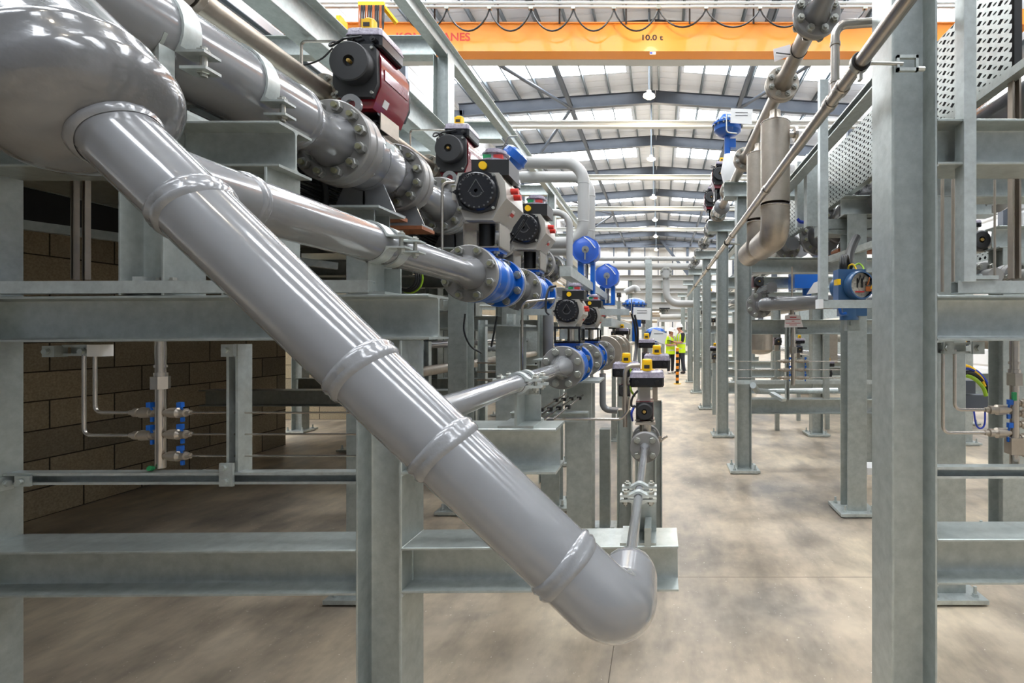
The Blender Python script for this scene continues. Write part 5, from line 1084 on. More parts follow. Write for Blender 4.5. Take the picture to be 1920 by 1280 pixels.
# square rails and channels along the left lines
mb = MB(); Y = 4.3; x, z = XP(1059.5, Y), ZP(508, Y); mb.box((x - .05, Y, z - .045), (x + .05, 9.0, z + .045)); one(mb, 'box_rail', 'galv_bright', 'square galvanised rail with its end toward the camera, below the blue electric actuators', 'rail', 'square rails')
mb = MB(); Y = 5.3; x, z = XP(1138, Y), ZP(604, Y); mb.box((x - .05, Y, z - .045), (x + .05, 9.0, z + .045)); one(mb, 'box_rail', 'galv_bright', 'square galvanised rail with its end toward the camera, right of the small grey actuators', 'rail', 'square rails')
mb = MB(); Y = 3.25; mb.chan((XP(975, Y), Y, ZP(585, Y)), (XP(1180, Y), Y, ZP(585, Y)), .041, .041, (0, 0, -1)); one(mb, 'strut_channel', 'galv_bright', 'galvanised strut crossing behind the small light grey actuators', 'strut channel')
for i in range(4):
    x = -.60 + i * .045; t = thing('tube', V(x, 2.6, H - .38 + .0), 'thin tube of the clamped bundle under the lower blue valve, %s from the left' % ORD[i], 'tube', 'bundled tubes')
    mb = MB(); mb.cyl((x, 1.9, H - .385 + .004 * i), (x, 3.2, H - .385 + .004 * i), .0058, n=10); mb.build('tube', 'stainless', t)
    for Y in (2.05, 2.45, 2.8): mb = MB(); mb.cbox((x, Y, H - .385 + .004 * i), (.024, .03, .018)); mb.build('clip', 'black', t)
mb = MB(); mb.isec((-.75, 2.45, H - .42), (-.36, 2.45, H - .42), .05, .05, (0, 0, 1)); one(mb, 'tube_support', 'galv', 'small galvanised bar carrying the clamped tube bundle', 'bar')
# cable tray with black cables behind the big line
xt, zt = -2.0, H + .83
t = thing('cable_tray', V(xt - .1, 5, zt - .15), 'dark edge-on tray full of black cables under the big top left line', 'cable tray', 'perforated cable trays')
mb = MB(); mb.box((xt - .03, 1.9, zt - .14), (xt - .024, 9, zt + .16)); mb.box((xt - .03, 1.9, zt - .14), (xt + .05, 9, zt - .135)); mb.build('tray_plate', 'galv', t)
for i in range(9):
    mb = MB(); z = zt - .12 + i * .028; r = random.Random(i); mb.sweep([V(xt + .006 + .01 * r.random(), 1.9 + k * .45, z + .006 * (r.random() - .5)) for k in range(16)], .0105, 8); one(mb, 'cable', 'rubber', 'black cable lying in the dark left tray, %s from the bottom of its stack' % ORD[i], 'cable', 'black cables in the left tray')
mb = MB(); mb.sweep([V(xt + .03, 2.55, zt + .12), V(xt + .05, 2.72, zt + .10), V(xt + .06, 2.80, zt + .02), V(xt + .05, 2.82, zt - .16)], .018, 10); one(mb, 'thick_cable', 'rubber', 'thick black cable bending down out of the dark left tray', 'cable')
# coil with a green-yellow wire
c = P(760, 520, 3.4); t = thing('cable_coil', c, 'coil of black and green cable between the foreground column and the middle left pipe', 'cable')
for i in range(4): mb = MB(); mb.sweep([c + V((.075 + .006 * i) * cos(a), .02 * i, (.085 + .006 * i) * sin(a)) for a in [2 * pi * k / 22 for k in range(23)]], .007, 8); mb.build('loop', 'cable_green' if i == 3 else 'black', t)
# tray and strut in the dark opening on the left, and a deck added for shade
tray(-3.6, 1.2, 4.8, H + .62, H + .82, 2, .09, 'dark perforated cable tray high in the opening at the left edge', 'galv')
mb = MB(); mb.box((-4.77, -1.2, H + 1.0), (-1.99, 7.9, H + 1.02));  # overhead deck added to block roof light from the left bay
for i in range(10): mb.bar((-4.77, -1.1 + i * .97, H + .97), (-1.99, -1.1 + i * .97, H + .97), .04, .06)
one(mb, 'shade_deck', 'galv', 'galvanised deck added to shade the block-walled bay at the left', 'deck')
mb = MB(); mb.bar((-4.4, 1.6, H + .66), (-2.4, 3.6, H + .5), .05, .05); one(mb, 'strut_channel', 'galv', 'dark sloping strut in the opening at the left edge', 'strut channel')
# pipes crossing the aisle and their post
Y = 12.7
for pa, pb, rpx, l, x0, x1 in ((485, 485, 4.1, 'upper, thinner', 1100, 1303), (499.5, 499.5, 6.2, 'lower, thicker', 1108, 1316)):
    mb = MB(); r = rpx * Y / F
    pts = [P(x0, pa, Y), P(x1, pb, Y)] + ([P(x1 + 8, pb - 16, Y)] if l[0] == 'u' else [])
    mb.path(pts, r, 18, .16); one(mb, 'pipe', 'grey_light', 'pale grey pipe crossing over the aisle, the %s of two' % l, 'pipe', 'pipes over the aisle')
t = thing('pipe_support_post', V(XP(1217, Y), Y - .1, 0), 'galvanised post carrying the two pale pipes over the aisle', 'post')
column(t, XP(1217, Y), Y - .25, .034, ZP(497, Y), turned=True, s=.17, name='post')
mb = MB(); mb.box(P(1209, 495, Y - .12), P(1222, 489, Y + .1)); mb.build('saddle', 'galv_bright', t)
for dx in (-5, 5): mb = MB(); mb.path([P(1215.5 + dx, 493, Y - .07), P(1215.5 + dx, 480.5, Y - .07), P(1215.5 + dx, 480.5, Y + .07), P(1215.5 + dx, 493, Y + .07)], .009, 8, .05); mb.build('u_bolt', 'zinc', t)
Y = 12.2; t = thing('pipe', P(1250, 530, Y), 'pale grey pipe dropping from a flange and bending right over the aisle', 'pipe')
mb = MB(); mb.path([P(1249, 505, Y), P(1249, 569, Y), P(1330, 570, Y)], 6.6 * Y / F, 20, .32); mb.build('pipe', 'grey_light', t)
mb = MB(); p = P(1249, 512, Y); mb.cyl(p + V(0, -.1, 0), p + V(0, -.05, 0), .15, n=24); mb.cyl(p + V(0, -.05, 0), p + V(0, .05, 0), .09, n=18); o = mb.build('flange', 'grey_light', t); bolts(o, p.x, p.z, p.y - .1, p.y - .05, 8, .12, .03, 'zinc')
Y = 11.0; mb = MB(); mb.path([P(1172, 548, Y), P(1192, 538, Y), P(1196, 547, Y)], 6 * Y / F, 16, .12); one(mb, 'pipe', 'grey_light', 'short pale pipe elbow slanting up left of the post over the aisle', 'pipe')
# far platform across the aisle
Y = 21.0
t = thing('pipe_bridge', V(0, Y, ZP(600, Y)), 'pale galvanised pipe bridge closing the far end of the aisle behind the two people', 'bridge')
for py, h in ((521, .12), (545, .1), (573, .2), (596, .24)): mb = MB(); mb.isec((XP(1120, Y), Y, ZP(py, Y)), (XP(1335, Y), Y, ZP(py, Y)), h + .1, .2, (0, 0, 1)); mb.build('beam', 'grey_light', t)
for a, b_, nm in ((523, 544, 'panel'), (547, 571, 'panel'), (578, 592, 'panel')): mb = MB(); mb.box(P(1185, b_, Y + .15), P(1310, a, Y + .2)); mb.build('panel', 'white', t)
for px in (1182, 1243, 1312): column(t, XP(px, Y), Y + .1, .034, ZP(521, Y), name='leg')
for i, px in enumerate((1239, 1243, 1247, 1251)): mb = MB(); mb.bar(P(px - 1.5, 579, Y - .25), P(px, 584, Y - .25), .02, .03); mb.bar(P(px, 584, Y - .25), P(px + 1.5, 579, Y - .25), .02, .03); mb.build('hook', 'black', t)
mb = MB(); mb.box(P(1236, 579, Y - .3), P(1256, 577, Y - .1)); mb.build('hook_rail', 'black', t)
for i, (py, r, x0, x1, Y) in enumerate(((590, 4, 1160, 1240, 19.2), (594, 5, 1238, 1290, 18.9), (602, 3.2, 1150, 1232, 18.6), (615, 3, 1150, 1245, 18.4), (586, 3, 1180, 1236, 18.2))):
    mb = MB(); mb.cyl(P(x0, py, Y), P(x1, py, Y), r * Y / F, n=14); one(mb, 'pipe', ['stainless_dull', 'grey_light', 'stainless_dull', 'grey_light', 'stainless'][i], 'far horizontal pipe low on the pipe bridge, %s in order of distance from it' % ORD[i], 'pipe', 'far pipes')
# machinery clutter deep in both racks: small valves with caps, on posts
rnd = random.Random(11)
spots = [(1108, 560, 9.), (1128, 548, 9.5), (1160, 552, 8.6), (1150, 626, 7.2), (1176, 622, 8.4), (1164, 640, 6.4), (1198, 640, 9.2), (1206, 602, 10.2), (1332, 560, 10.4), (1318, 585, 12), (1338, 600, 9.8), (1310, 610, 13.4), (1352, 640, 8.), (1340, 668, 8.4)]
wh = ['below the upper blue electric actuator', 'below the lower blue electric actuator', 'right of the lower blue electric actuator', 'above the stainless flanged spool', 'behind the hanging black cables', 'under the second square rail', 'in front of the post over the aisle', 'left of the post over the aisle', 'behind the fourth right column', 'behind the fifth right column', 'between the third and fourth right columns', 'at the far end of the right row', 'between the second and third right columns', 'low between the second and third right columns']
for (px, py, Y), w in zip(spots, wh):
    x, z = XP(px, Y), ZP(py, Y); s = .8 + .5 * rnd.random()
    vane_actuator(x, Y, z, 'small far valve head with black cap, ' + w, z - .12, s, (.17, .12, .09) if rnd.random() < .45 else None, .04, .05, 'small far valve heads', rnd.choice(['red_paint', 'actuator_grey', 'stainless_dull', 'blue']))
    mb = MB(); mb.chan((x, Y + .08, 0), (x, Y + .08, z - .12), .06, .06, (0, 1, 0)); one(mb, 'valve_post', 'galv', 'slim post under the far valve head ' + w, 'post', 'posts under far valve heads')
# right bays: crossing pipe with flange, actuator, tubes, tags
Y = 4.7; t = thing('pipe', P(1500, 567, Y), 'grey pipe crossing the second right bay with a flange toward the aisle', 'pipe')
mb = MB(); mb.path([P(1428, 572, Y), V(XP(1428, Y), Y - .25, ZP(572, Y)), P(1720, 562, Y - .25)], 12.5 * Y / F, 24, .16); mb.build('pipe', 'grey_paint', t)
mb = MB(); p = P(1424, 572, Y); mb.cyl(p, p + V(0, .04, 0), .125, n=32); o = mb.build('flange', 'grey_flange', t); bolts(o, p.x, p.z, Y, Y + .04, 8, .1, .022, 'zinc')
p = P(1424, 527, Y + .1); vane_actuator(p.x, p.y, p.z, 'black round actuator on the crossing grey pipe in the second right bay', p.z - .17, 1.15, None, group='black round actuators on the right')
p = P(1842, 449, 3.4); vane_actuator(p.x, p.y, p.z, 'black round actuator with brass centre at the right edge behind the strut post', p.z - .2, 1.62, (.1, .1, .05), .04, .03, 'black round actuators on the right', 'actuator_grey')
mb = MB(); Y = 6.2; mb.box(P(1490, 540, Y), P(1537, 513, Y + .3)); mb.cyl(P(1513, 540, Y + .15), P(1513, 560, Y + .15), .06, n=12); one(mb, 'actuator_housing', 'blue', 'blue boxy actuator behind the crossing grey pipe on the right', 'actuator')
mb = MB(); mb.plate([P(1512, 552, 5.9), P(1536, 548, 5.9), P(1536, 526, 5.9), P(1526, 530, 5.9)], (0, .004, 0)); one(mb, 'paper_tag', 'white', 'white sheet under the blue boxy actuator on the right', 'tag')
Y = 4.55; zq = lambda py: ZP(py, Y); cx = XP(1487, Y)
tm = manifold(cx, Y, zq(612), zq(722), .021, (zq(677), zq(693), zq(708)), (zq(677), zq(693), zq(708)), .38, .42, 'stainless tube manifold with blue taps in the second right bay', zq(662))
t = thing('warning_tag', P(1487, 600, Y), 'white tag with red print hanging on the manifold in the second right bay', 'tag')
mb = MB(); mb.plate([P(1471, 613.5, Y - .04), P(1506, 613, Y - .04), P(1501, 591.5, Y - .04), P(1487, 589, Y - .04), P(1472, 591, Y - .04)], (0, .004, 0)); mb.build('card', 'tag', t)
for py, w in ((594, 13), (594.8, 12), (598.5, 26), (602, 5), (605.5, 28), (609, 14)): mb = MB(); mb.box(P(1487 - w / 2, py + .5, Y - .042), P(1487 + w / 2, py - .5, Y - .041)); mb.build('print', 'tag_red', t)
mb = MB(); mb.cyl(P(1485, 575, Y), P(1485, 590, Y), .02, n=12); mb.cyl(P(1485, 500, Y), P(1485, 575, Y), .0085, n=8); one(mb, 'threaded_rod', 'stainless_dull', 'thin upright rod rising from the tagged manifold on the right', 'rod', 'upright rods')
mb = MB(); mb.box(P(1496, 616, Y - .02), P(1512, 613.5, Y)); one(mb, 'valve_lever', 'black', 'black lever handle just under the white red-printed tag', 'handle')
for px in (1549, ):
    mb = MB(); mb.chan((XP(px, 4.7), 4.7, ZP(747, 4.7)), (XP(px, 4.7), 4.7, ZP(627, 4.7)), .05, .05, (0, 1, 0)); one(mb, 'strut_post', 'galv', 'galvanised strut post carrying the thin tubes of the second right bay', 'strut post', 'galvanised strut posts')
mb = MB(); mb.chan((XP(1476, 4.9), 4.9, ZP(750, 4.9)), (XP(1476, 4.9), 4.9, ZP(598, 4.9)), .041, .041, (0, -1, 0)); one(mb, 'strut_post', 'galv_bright', 'galvanised strut post just left of the tagged manifold', 'strut post', 'galvanised strut posts')
mb = MB(); mb.cyl(P(1425, 640, 6.6), P(1425, 655, 6.6), .17, n=28); mb.ell(P(1425, 655, 6.6), (.17, .17, .07), 24, 10); mb.cyl(P(1425, 640, 6.6), P(1425, 600, 6.6), .17, n=28); one(mb, 'vessel', 'stainless_dull', 'dark round vessel bottom hanging in the second right bay', 'vessel')
mb = MB(); mb.box(P(1552, 680, 7.2), P(1566, 625, 7.3)); one(mb, 'cover_panel', 'stainless_dull', 'bright stainless panel deep in the second right bay', 'panel')
mb = MB(); Y = 5.1; mb.path([P(1412, 722, Y - .6), P(1420, 733, Y - .3), P(1437, 734, Y), P(1570, 732, Y)], .03, 10, .1); one(mb, 'cable_conduit', 'galv_bright', 'galvanised conduit bending along the foot of the second right bay', 'conduit')
mb = MB(); mb.bar(P(1447, 737, 4.9), P(1470, 750, 4.75), .06, .03); one(mb, 'loose_bracket', 'galv_bright', 'loose galvanised bracket lying on the lowest beam of the second right bay', 'bracket')
for i, (px, py, Y) in enumerate(((1455, 470, 5.6), (1462, 475, 6.4))): 
    t = thing('flanged_valve', P(px, py, Y), 'grey flanged valve on the beam below the hanging vessels, %s of two' % ('nearer' if i == 0 else 'farther'), 'valve', 'grey valves on the second right bay')
    p = P(px + 22, 462, Y); mb = MB(); mb.cyl(p, p + V(0, .06, 0), .15, n=28); o = mb.build('flange', 'grey_flange', t); bolts(o, p.x, p.z, Y, Y + .06, 8, .12, .024)
    mb = MB(); mb.cyl(p + V(0, .06, 0), p + V(0, .5, 0), .11, n=24); mb.cyl(p + V(0, -.2, 0), p, .075, n=20); mb.build('body', 'grey_paint', t)
for i, Y in enumerate((5.0, 6.7)):
    mb = MB(); mb.cyl((1.02, Y - .6, H + .42), (1.02, Y + .9, H + .42), .05, n=16); one(mb, 'pipe', 'grey_paint', 'short grey pipe seen between the %s pair of right columns' % ['second', 'third'][i], 'pipe')
# far right: white pipe with flange, ribbed wall tray
Y = 4.4; t = thing('pipe', P(1870, 360, Y), 'white flanged pipe slanting across the right edge above the black actuator', 'pipe')
a, b_ = P(1832, 380, 3.9), P(1960, 330, 4.5); mb = MB(); mb.cyl(a, b_, .075, n=24); mb.build('pipe', 'grey_light', t)
d = (b_ - a).normalized(); mb = MB(); mb.cyl(a + d * .27, a + d * .31, .14, n=28); mb.cyl(a + d * .32, a + d * .36, .14, n=28); mb.build('flange', 'grey_light', t)
tray(3.0, 3.2, 6.5, ZP(520, 4.4), ZP(468, 4.4), 4, .07, 'perforated tray at the right edge below the white slanting pipe', 'galv_bright')
a, b_ = P(1828, 500, 4.1), P(1960, 470, 4.4); mb = MB(); mb.cyl(a, b_, .03, n=14); one(mb, 'pipe', 'grey_light', 'thin white pipe slanting past the black actuator at the right edge', 'pipe')
for px, Y, w in ((1846, 2.9, 'left'), (1910, 2.9, 'right')):
    p = P(px, 520, Y); mb = MB(); mb.cyl(p, p + V(0, .05, 0), .09, n=24); mb.cyl(p + V(0, .06, 0), p + V(0, .11, 0), .09, n=24); mb.cyl(p + V(0, -.1, 0), p + V(0, .3, 0), .045, n=18); t = one(mb, 'flanged_joint', 'grey_light', 'pale flanged joint on the right beam at the right edge, the %s one' % w, 'flange', 'pale flanged joints')
    bolts(t, p.x, p.z, p.y, p.y + .05, 6, .072, .02, 'zinc')
# wiring box group low at right
for i, (px, py, m_) in enumerate(((1800, 690, 'yellow'), (1806, 694, 'cable_blue'), (1808, 702, 'black'), (1803, 708, 'cable_green'))):
    Y = 4.2; mb = MB(); mb.sweep([P(px - 8, py + 6, Y), P(px + 6, py - 4, Y), P(px + 24, py + 2, Y), P(px + 40, py + 18, Y), P(px + 46, py + 34, Y)], .017, 8); one(mb, 'cable', m_, '%s cable of the loose bunch right of the tall near column' % ['yellow', 'blue', 'black', 'green and yellow'][i], 'cable', 'loose cables on the right')
Y = 4.4; mb = MB(); mb.box(P(1790, 765, Y), P(1850, 738, Y + .1)); mb.box(P(1798, 738, Y), P(1816, 712, Y + .1)); one(mb, 'junction_box', 'dark_steel', 'dark junction box and rail under the loose cables on the right', 'box')
mb = MB(); mb.sweep([P(1826, 770, 4.0), P(1830, 795, 4.0), P(1838, 803, 4.0), P(1846, 795, 4.0), P(1847, 768, 4.0)], .007, 8); one(mb, 'cable', 'cable_blue', 'dark blue cable loop hanging above the floor on the right', 'cable')
mb = MB(); mb.box(P(1627, 890, 4.3), P(1640, 866, 4.5)); one(mb, 'plastic_cap', 'white', 'small white box on the floor left of the tall near column', 'box')
# small things hanging left: cables past the stainless spool
for q, w in (([P(1184, 588, 5.0), P(1190, 610, 5.0), P(1192, 650, 5.0), P(1186, 690, 4.6), P(1180, 715, 4.2)], 'left'), ([P(1190, 590, 5.0), P(1196, 620, 5.0), P(1194, 655, 5.0), P(1190, 690, 4.6)], 'right')):
    mb = MB(); mb.sweep(q, .011, 8); one(mb, 'cable', 'black', 'long black cable hanging past the stainless flanged spool, the %s of two' % w, 'cable', 'hanging black cables')
for px in (1066, 1170):
    pass

# stainless line behind the big top pipe
LS = (-2.0, 1.44)
for i, (a, b_) in enumerate(((.9, 2.0), (2.012, 2.9), (2.912, 4.2), (4.212, 6.0))):
    spool(LS, a, b_, .052, .105, .03, 'brownish stainless flanged pipe behind the big top pipe, %s from the camera' % ORD[i], 8, .08, .018, 'stainless pipes behind the big line', neck=.06, m='stainless_dull', front=i > 0, back=i < 3, bm='zinc')
# deep left rack: columns, cross beams, pipes, cabinets
rn = random.Random(5); k = 0
for Y in (4.7, 5.9, 7.1, 8.4, 9.8, 11.3):
    for x in (-2.75, -3.7):
        if Y < 5 and x < -3: continue
        f = thing('rack_column', (x, Y, 0), 'galvanised column deep in the left rack, row %s, %s the aisle' % (ORD[k // 2], 'nearer to' if x > -3 else 'farther from'), 'column', 'columns deep in the left rack'); k += 1
        column(f, x, Y, .034, H + .55, turned=bool(rn.random() < .5))
    mb = MB(); mb.isec((-4.4, Y, H + .63), (-2.4, Y, H + .63), .152, .152, (0, 0, 1)); one(mb, 'cross_beam', 'galv', 'high cross beam on the column row deep in the left rack, %s from the camera' % ORD[int((Y - 4.7) / 1.18)], 'beam', 'high cross beams of the left rack')
    mb = MB(); mb.isec((-4.4, Y - .01, .8), (-1.75, Y - .01, .8), .152, .152, (0, 0, 1)); one(mb, 'cross_beam', 'galv', 'low cross beam on the column row deep in the left rack, %s from the camera' % ORD[int((Y - 4.7) / 1.18)], 'beam', 'low cross beams of the left rack')
for i, (x, z, r) in enumerate(((-2.3, 1.05, .05), (-2.45, 1.3, .04), (-3.2, 1.5, .08), (-3.0, 1.15, .06), (-4.1, 1.75, .11))):
    mb = MB(); mb.cyl((x, 4.4, z), (x, 14, z), r, n=18); one(mb, 'pipe', ['stainless_dull', 'grey_paint'][i % 2], 'pipe running along deep inside the left rack, %s from the aisle' % ORD[[0, 1, 3, 2, 4][i]], 'pipe', 'pipes deep in the left rack')
for i, (x, Y, w, h) in enumerate(((-3.3, 6.5, .8, 1.7), (-2.5, 8.9, .6, 1.5), (-3.4, 10.6, .9, 1.8))):
    t = thing('control_cabinet', (x, Y, 0), 'grey steel cabinet standing deep in the left rack, %s from the camera' % ORD[i], 'cabinet', 'cabinets in the left rack')
    mb = MB(); mb.box((x - w / 2, Y, .05), (x + w / 2, Y + .35, h)); mb.build('body', 'galv', t)
    mb = MB(); mb.box((x - w / 2 + .02, Y - .015, .08), (x + w / 2 - .02, Y, h - .03)); d = mb.build('door', 'galv_bright', t)
    mb = MB(); mb.cbox((x + w * .38, Y - .025, h * .55), (.03, .02, .12)); mb.build('handle', 'black', d)
Y = 3.45; mb = MB(); mb.path([P(1028, 584, Y), P(1028, 672, Y), P(1062, 690, Y + .2)], 10 * Y / F, 18, .07); one(mb, 'pipe', 'grey_paint', 'upright grey pipe bending right behind the flange of the lower left line', 'pipe')
Y = 3.9; mb = MB(); mb.path([P(1130, 700, Y), P(1130, 768, Y), P(1170, 770, Y)], 6 * Y / F, 14, .06); one(mb, 'pipe', 'grey_paint', 'grey pipe bending low between the stub column and the black actuator', 'pipe')
for px, Y, z0, z1, w in ((958, 4.5, 588, 760, 'right of the stub column of the middle line'), (905, 4.4, 600, 790, 'left of the stub column of the middle line'), (1018, 4.6, 585, 760, 'behind the upright grey pipe'), (800, 4.9, 640, 775, 'behind the pipe junction of the lower line')):
    mb = MB(); mb.chan((XP(px, Y), Y, 0), (XP(px, Y), Y, ZP(z0, Y)), .07, .06, (0, -1, 0)); one(mb, 'strut_post', 'galv_bright', 'slotted strut post ' + w, 'strut post', 'galvanised strut posts')
for py, w in ((680, 'upper'), (697, 'middle'), (712, 'lower')):
    mb = MB(); Y = 4.35; mb.cyl(P(895, py, Y), P(940, py, Y), .008, n=8); one(mb, 'tube', 'stainless', 'short level tube between the strut posts left of the middle stub column, the %s' % w, 'tube', 'level tubes')

k = 0
for Y in (6.3, 7.6, 9.0, 10.6):
    for x in (3.5, 4.8):
        f = thing('rack_column', (x, Y, 0), 'galvanised column deep in the right rack, row %s, %s the aisle' % (ORD[k // 2], 'nearer to' if x < 4 else 'farther from'), 'column', 'columns deep in the right rack'); k += 1
        column(f, x, Y, .034, H + .9, turned=bool(rn.random() < .5))
    for z, w in ((.98, 'upper'), (.1, 'middle'), (-.7, 'lower')):
        mb = MB(); mb.isec((3.0, Y, H + z), (5.4, Y, H + z), .152, .152, (0, 0, 1)); one(mb, 'cross_beam', 'galv', '%s cross beam deep in the right rack on column row %s' % (w, ORD[k // 2 - 1]), 'beam', 'cross beams of the right rack')
for i, (x, z, r) in enumerate(((2.4, 1.85, .05), (3.2, 1.0, .07), (3.3, 1.65, .06), (4.0, 2.55, .1), (4.4, 1.3, .09))):
    mb = MB(); mb.cyl((x, 5.6, z), (x, 15, z), r, n=18); one(mb, 'pipe', ['stainless_dull', 'grey_paint'][i % 2], 'pipe running along deep inside the right rack, %s from the aisle' % ORD[i], 'pipe', 'pipes deep in the right rack')
for i, (x, Y, w, h) in enumerate(((4.1, 8.3, .9, 1.9), (3.6, 11.3, .8, 1.7), (5.6, 6.8, 1.1, 2.0), (4.2, 12.5, 1.2, 2.2))):
    t = thing('control_cabinet', (x, Y, 0), 'grey steel cabinet standing deep in the right rack, %s of four' % ORD[i], 'cabinet', 'cabinets in the right rack')
    mb = MB(); mb.box((x - w / 2, Y, .05), (x + w / 2, Y + .35, h)); mb.build('body', 'galv', t)
    mb = MB(); mb.box((x - w / 2 + .02, Y - .015, .08), (x + w / 2 - .02, Y, h - .03)); d = mb.build('door', 'galv_bright', t)
    mb = MB(); mb.cbox((x - w * .38, Y - .025, h * .55), (.03, .02, .12)); mb.build('handle', 'black', d)
for i, (px, py, Y) in enumerate(((1460, 640, 7.0), (1500, 655, 7.8), (1530, 590, 8.2), (1555, 700, 7.1), (1812, 640, 6.0))):
    x, z = XP(px, Y), ZP(py, Y); w = ['left of the tagged manifold', 'right of the tagged manifold', 'under the crossing grey pipe', 'low by the strut post', 'behind the loose cables at the right'][i]
    vane_actuator(x, Y, z, 'small valve head deep in the right bay, ' + w, z - .14, 1.2, (.17, .12, .09) if i % 2 else None, .04, .05, 'valve heads deep in the right bay', ['red_paint', 'blue', 'actuator_grey', 'red_paint', 'blue'][i])
    mb = MB(); mb.chan((x, Y + .1, 0), (x, Y + .1, z - .14), .06, .06, (0, 1, 0)); one(mb, 'valve_post', 'galv', 'slim post under the valve head ' + w, 'post', 'posts under far valve heads')
# ================================================================ bollard and people
Y = 13.6; x = XP(1270, Y); t = thing('bollard', V(x, Y, 0), 'black and yellow striped bollard standing in the aisle in front of the two people', 'bollard')
n = 12; h = .98
for i in range(n):
    mb = MB(); mb.cyl((x, Y, .02 + h * i / n), (x, Y, .02 + h * (i + 1) / n), .045, n=20); mb.build('band', 'orange' if i % 2 else 'black', t)
mb = MB(); mb.cyl((x, Y, 0), (x, Y, .02), .1, n=20); mb.build('foot', 'yellow', t)
mb = MB(); mb.lathe((x, Y, .02 + h), (0, 0, 1), [(0, .047), (.02, .045), (.035, .02)], 20); mb.build('cap', 'yellow', t)
def skinned(verts, edges, rad, sub=2, root=0):
    me = bpy.data.meshes.new('s'); me.from_pydata(verts, edges, []); o = bpy.data.objects.new('s', me); COL.objects.link(o)
    md = o.modifiers.new('k', 'SKIN'); md.use_smooth_shade = True
    for i, r in enumerate(rad):
        s = me.skin_vertices[0].data[i]; s.radius = r if isinstance(r, tuple) else (r, r); s.use_root = i == root
    o.modifiers.new('u', 'SUBSURF').levels = sub
    dg = bpy.context.evaluated_depsgraph_get(); m2 = bpy.data.meshes.new_from_object(o.evaluated_get(dg)); bpy.data.objects.remove(o); return m2
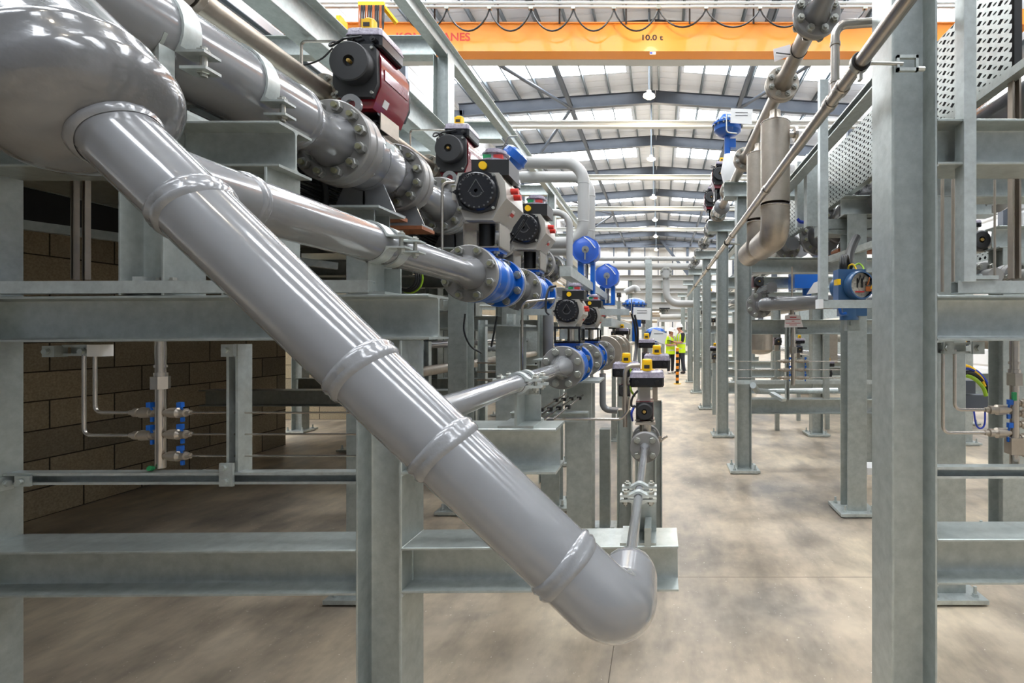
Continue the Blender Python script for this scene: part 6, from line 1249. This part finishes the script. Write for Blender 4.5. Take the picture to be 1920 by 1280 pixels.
def person(loc, face, hgt, label, m_top, m_leg, m_shoe, sleeve, hair_len, step=.0, board=None):
    k = hgt / 1.74; t = thing('person', loc, label, 'person'); fx = Vector(face).normalized(); rx = V(fx.y, -fx.x, 0)
    def W(p): return (rx * p[0] + fx * p[1] + V(0, 0, p[2])) * k
    def part(verts, edges, rad, nm, m, parent=t, sub=2, root=0):
        me = skinned([W(v) for v in verts], edges, [(r[0] * k, r[1] * k) if isinstance(r, tuple) else r * k for r in rad], sub, root); me.materials.append(M[m]); o = bpy.data.objects.new(nm, me); COL.objects.link(o); o.parent = parent; return o
    v = [(0, 0, .95), (0, .0, 1.12), (0, 0, 1.30), (0, .0, 1.42), (0, .03, 1.49), (0, .055, 1.545), (0, .075, 1.60), (0, .07, 1.66)]
    r = [(.15, .11), (.14, .10), (.16, .11), (.10, .085), .055, (.062, .07), (.074, .09), (.068, .08)]
    e = [(i, i + 1) for i in range(7)]
    for s in (-1, 1):
        b = len(v); q = [(s * .17, 0, 1.40), (s * .21, .03, 1.25), (s * .225, .06, 1.12), (s * .16, .19, 1.10), (s * .09, .29, 1.12), (s * .06, .33, 1.125)]
        v += q; r += [.062, .05, .043, .038, .028, (.03, .02)]; e += [(3, b)] + [(b + i, b + i + 1) for i in range(5)]
        for j in range(4):
            f0 = len(v); a = (j - 1.5) * .016; v += [(s * (.045 - a * .6), .365 + a * .2, 1.12 + a * .9), (s * (.02 - a * .3), .375 + .004 * j, 1.115 + a * .9)]; r += [.009, .008]; e += [(b + 5, f0), (f0, f0 + 1)]
        f0 = len(v); v += [(s * .05, .33, 1.155), (s * .03, .345, 1.17)]; r += [.01, .009]; e += [(b + 4, f0), (f0, f0 + 1)]
        b = len(v); st = s * step; v += [(s * .095, 0, .88), (s * .105, .02 + st * .5, .50), (s * .11, st, .09), (s * .12, .10 + st, .035)]; r += [.085, .058, .04, (.042, .03)]; e += [(0, b)] + [(b + i, b + i + 1) for i in range(3)]
    part(v, e, r, 'body', 'skin')
    # face
    for nm, p, rad, m in (('nose', (0, .155, 1.59), (.012, .016, .02), 'skin'), ('eye', (-.03, .148, 1.618), (.012, .008, .008), 'hair'), ('eye', (.03, .148, 1.618), (.012, .008, .008), 'hair'), ('mouth', (0, .145, 1.55), (.022, .008, .007), 'tag_red'), ('ear', (-.078, .06, 1.595), (.01, .02, .03), 'skin'), ('ear', (.078, .06, 1.595), (.01, .02, .03), 'skin')):
        mb = MB(); mb.ell(Vector(loc) + W(p), [x * k for x in rad], 10, 8); mb.build(nm, m, t)
    mb = MB(); mb.ell(Vector(loc) + W((0, .035, 1.61)), (.082 * k, .082 * k, (.08 + hair_len) * k), 18, 12); mb.build('hair', 'hair', t)
    mb = MB(); c = Vector(loc) + W((0, .06, 1.645)); mb.lathe(c, (fx * .22 + V(0, 0, 1)), [(0, .13 * k), (.008, .131 * k), (.012, .112 * k), (.06, .108 * k), (.10, .085 * k), (.125, .045 * k), (.13, .01)], 24); h_ = mb.build('hard_hat', 'white', t)
    mb = MB(); mb.plate([c + W((-.07, .10, -.02)), c + W((.07, .10, -.02)), c + W((.055, .185, -.045)), c + W((-.055, .185, -.045))], V(0, 0, .01)); mb.build('peak', 'white', h_)
    # clothing
    sv, se, sr = [], [], []
    for s in (-1, 1):
        b = len(sv); sv += [(s * .10, 0, 1.41), (s * .175, 0, 1.40), (s * .212, .03, 1.25), (s * .228, .06, 1.11)] + ([(s * .165, .18, 1.10), (s * .125, .25, 1.11)] if sleeve == 'long' else []); n_ = len(sv) - b
        part(sv[b:], [(i, i + 1) for i in range(n_ - 1)], [.07, .078, .062, .054, .048, .043][:n_], 'sleeve', m_top)
        part([(s * .05, 0, .93), (s * .095, 0, .86), (s * .105, .02 + s * step * .5, .50), (s * .11, s * step, .06)], [(0, 1), (1, 2), (2, 3)], [.09, .105, .074, .062], 'trouser_leg', m_leg)
        part([(s * .11, -.05 + s * step, .05), (s * .115, .03 + s * step, .05), (s * .125, .15 + s * step, .035)], [(0, 1), (1, 2)], [.05, .052, (.05, .032)], 'shoe', m_shoe)
    def shell(rings, nm, m, par=t, open_=True):
        mb = MB(); N = 28; o = Vector(loc)
        for z, a, b_, dy in rings: mb.v += [o + W((a * cos(2 * pi * i / N), dy + b_ * sin(2 * pi * i / N), z)) for i in range(N)]
        for j in range(len(rings) - 1): mb.f += [(j * N + i, j * N + (i + 1) % N, (j + 1) * N + (i + 1) % N, (j + 1) * N + i) for i in range(N)]
        mb.f += [tuple(range(N - 1, -1, -1)), tuple((len(rings) - 1) * N + i for i in range(N))]; mb.mi = [0] * len(mb.f); return mb.build(nm, m, par)
    ves = shell([(.74, .19, .15, 0), (.80, .192, .152, 0), (.95, .185, .148, 0), (1.1, .18, .142, 0), (1.25, .19, .145, 0), (1.36, .18, .13, 0), (1.42, .12, .10, 0), (1.455, .07, .075, .01)], 'safety_vest', 'hivis')
    for z in (.90, 1.07): shell([(z - .026, .1885, .1515, 0), (z + .026, .1855, .1485, 0)], 'reflective_band', 'reflective', ves)
    for s in (-1, 1):
        mb = MB(); mb.sweep([Vector(loc) + W(p) for p in ((s * .1, .132, 1.1), (s * .1, .14, 1.25), (s * .1, .122, 1.36), (s * .095, .05, 1.44), (s * .1, -.06, 1.43), (s * .1, -.13, 1.3), (s * .1, -.14, 1.1))], .022 * k, 6); mb.build('reflective_band', 'reflective', ves)
    return t, W
pm, W = person(V(XP(1277, 17.2), 17.2, 0), (-.93, -.38, 0), 1.74, 'person in yellow vest, black shirt and white helmet, seen from the side, reading a tablet', 'cloth_black', 'cloth_dark', 'leather', 'short', .0, .07)
p0 = V(XP(1277, 17.2), 17.2, 0); fx = V(-.93, -.38, 0).normalized()
mb = MB(); c = p0 + W((0, .40, 1.13)); mb.bar(c + fx * -.11 + V(0, 0, -.01), c + fx * .11 + V(0, 0, .06), .19, .012, (0, 0, 1)); one(mb, 'tablet', 'black_gloss', 'dark tablet held between the two people in yellow vests', 'tablet')
person(V(XP(1257, 17.25), 17.25, 0), (.55, -.83, 0), 1.60, 'person in a yellow vest facing the camera, white helmet, black leggings and white shoes', 'hivis', 'cloth_black', 'shoe_white', 'short', .05, .03)
# ---------------------------------------------------------------- light and view
w = bpy.data.worlds.new('sky'); SC.world = w; w.use_nodes = True
w.node_tree.nodes['Background'].inputs[0].default_value = (.8, .88, 1, 1); w.node_tree.nodes['Background'].inputs[1].default_value = 1.0
SC.view_settings.view_transform = 'Standard'; SC.view_settings.look = 'None'; SC.view_settings.gamma = 1; SC.view_settings.use_curve_mapping = False
SC.view_settings.exposure = EXPO
cy = SC.cycles
cy.max_bounces = 7; cy.diffuse_bounces = 5; cy.glossy_bounces = 3; cy.transmission_bounces = 3; cy.transparent_max_bounces = 4
cy.sample_clamp_indirect = 6; cy.use_denoising = True; cy.caustics_reflective = False; cy.caustics_refractive = False
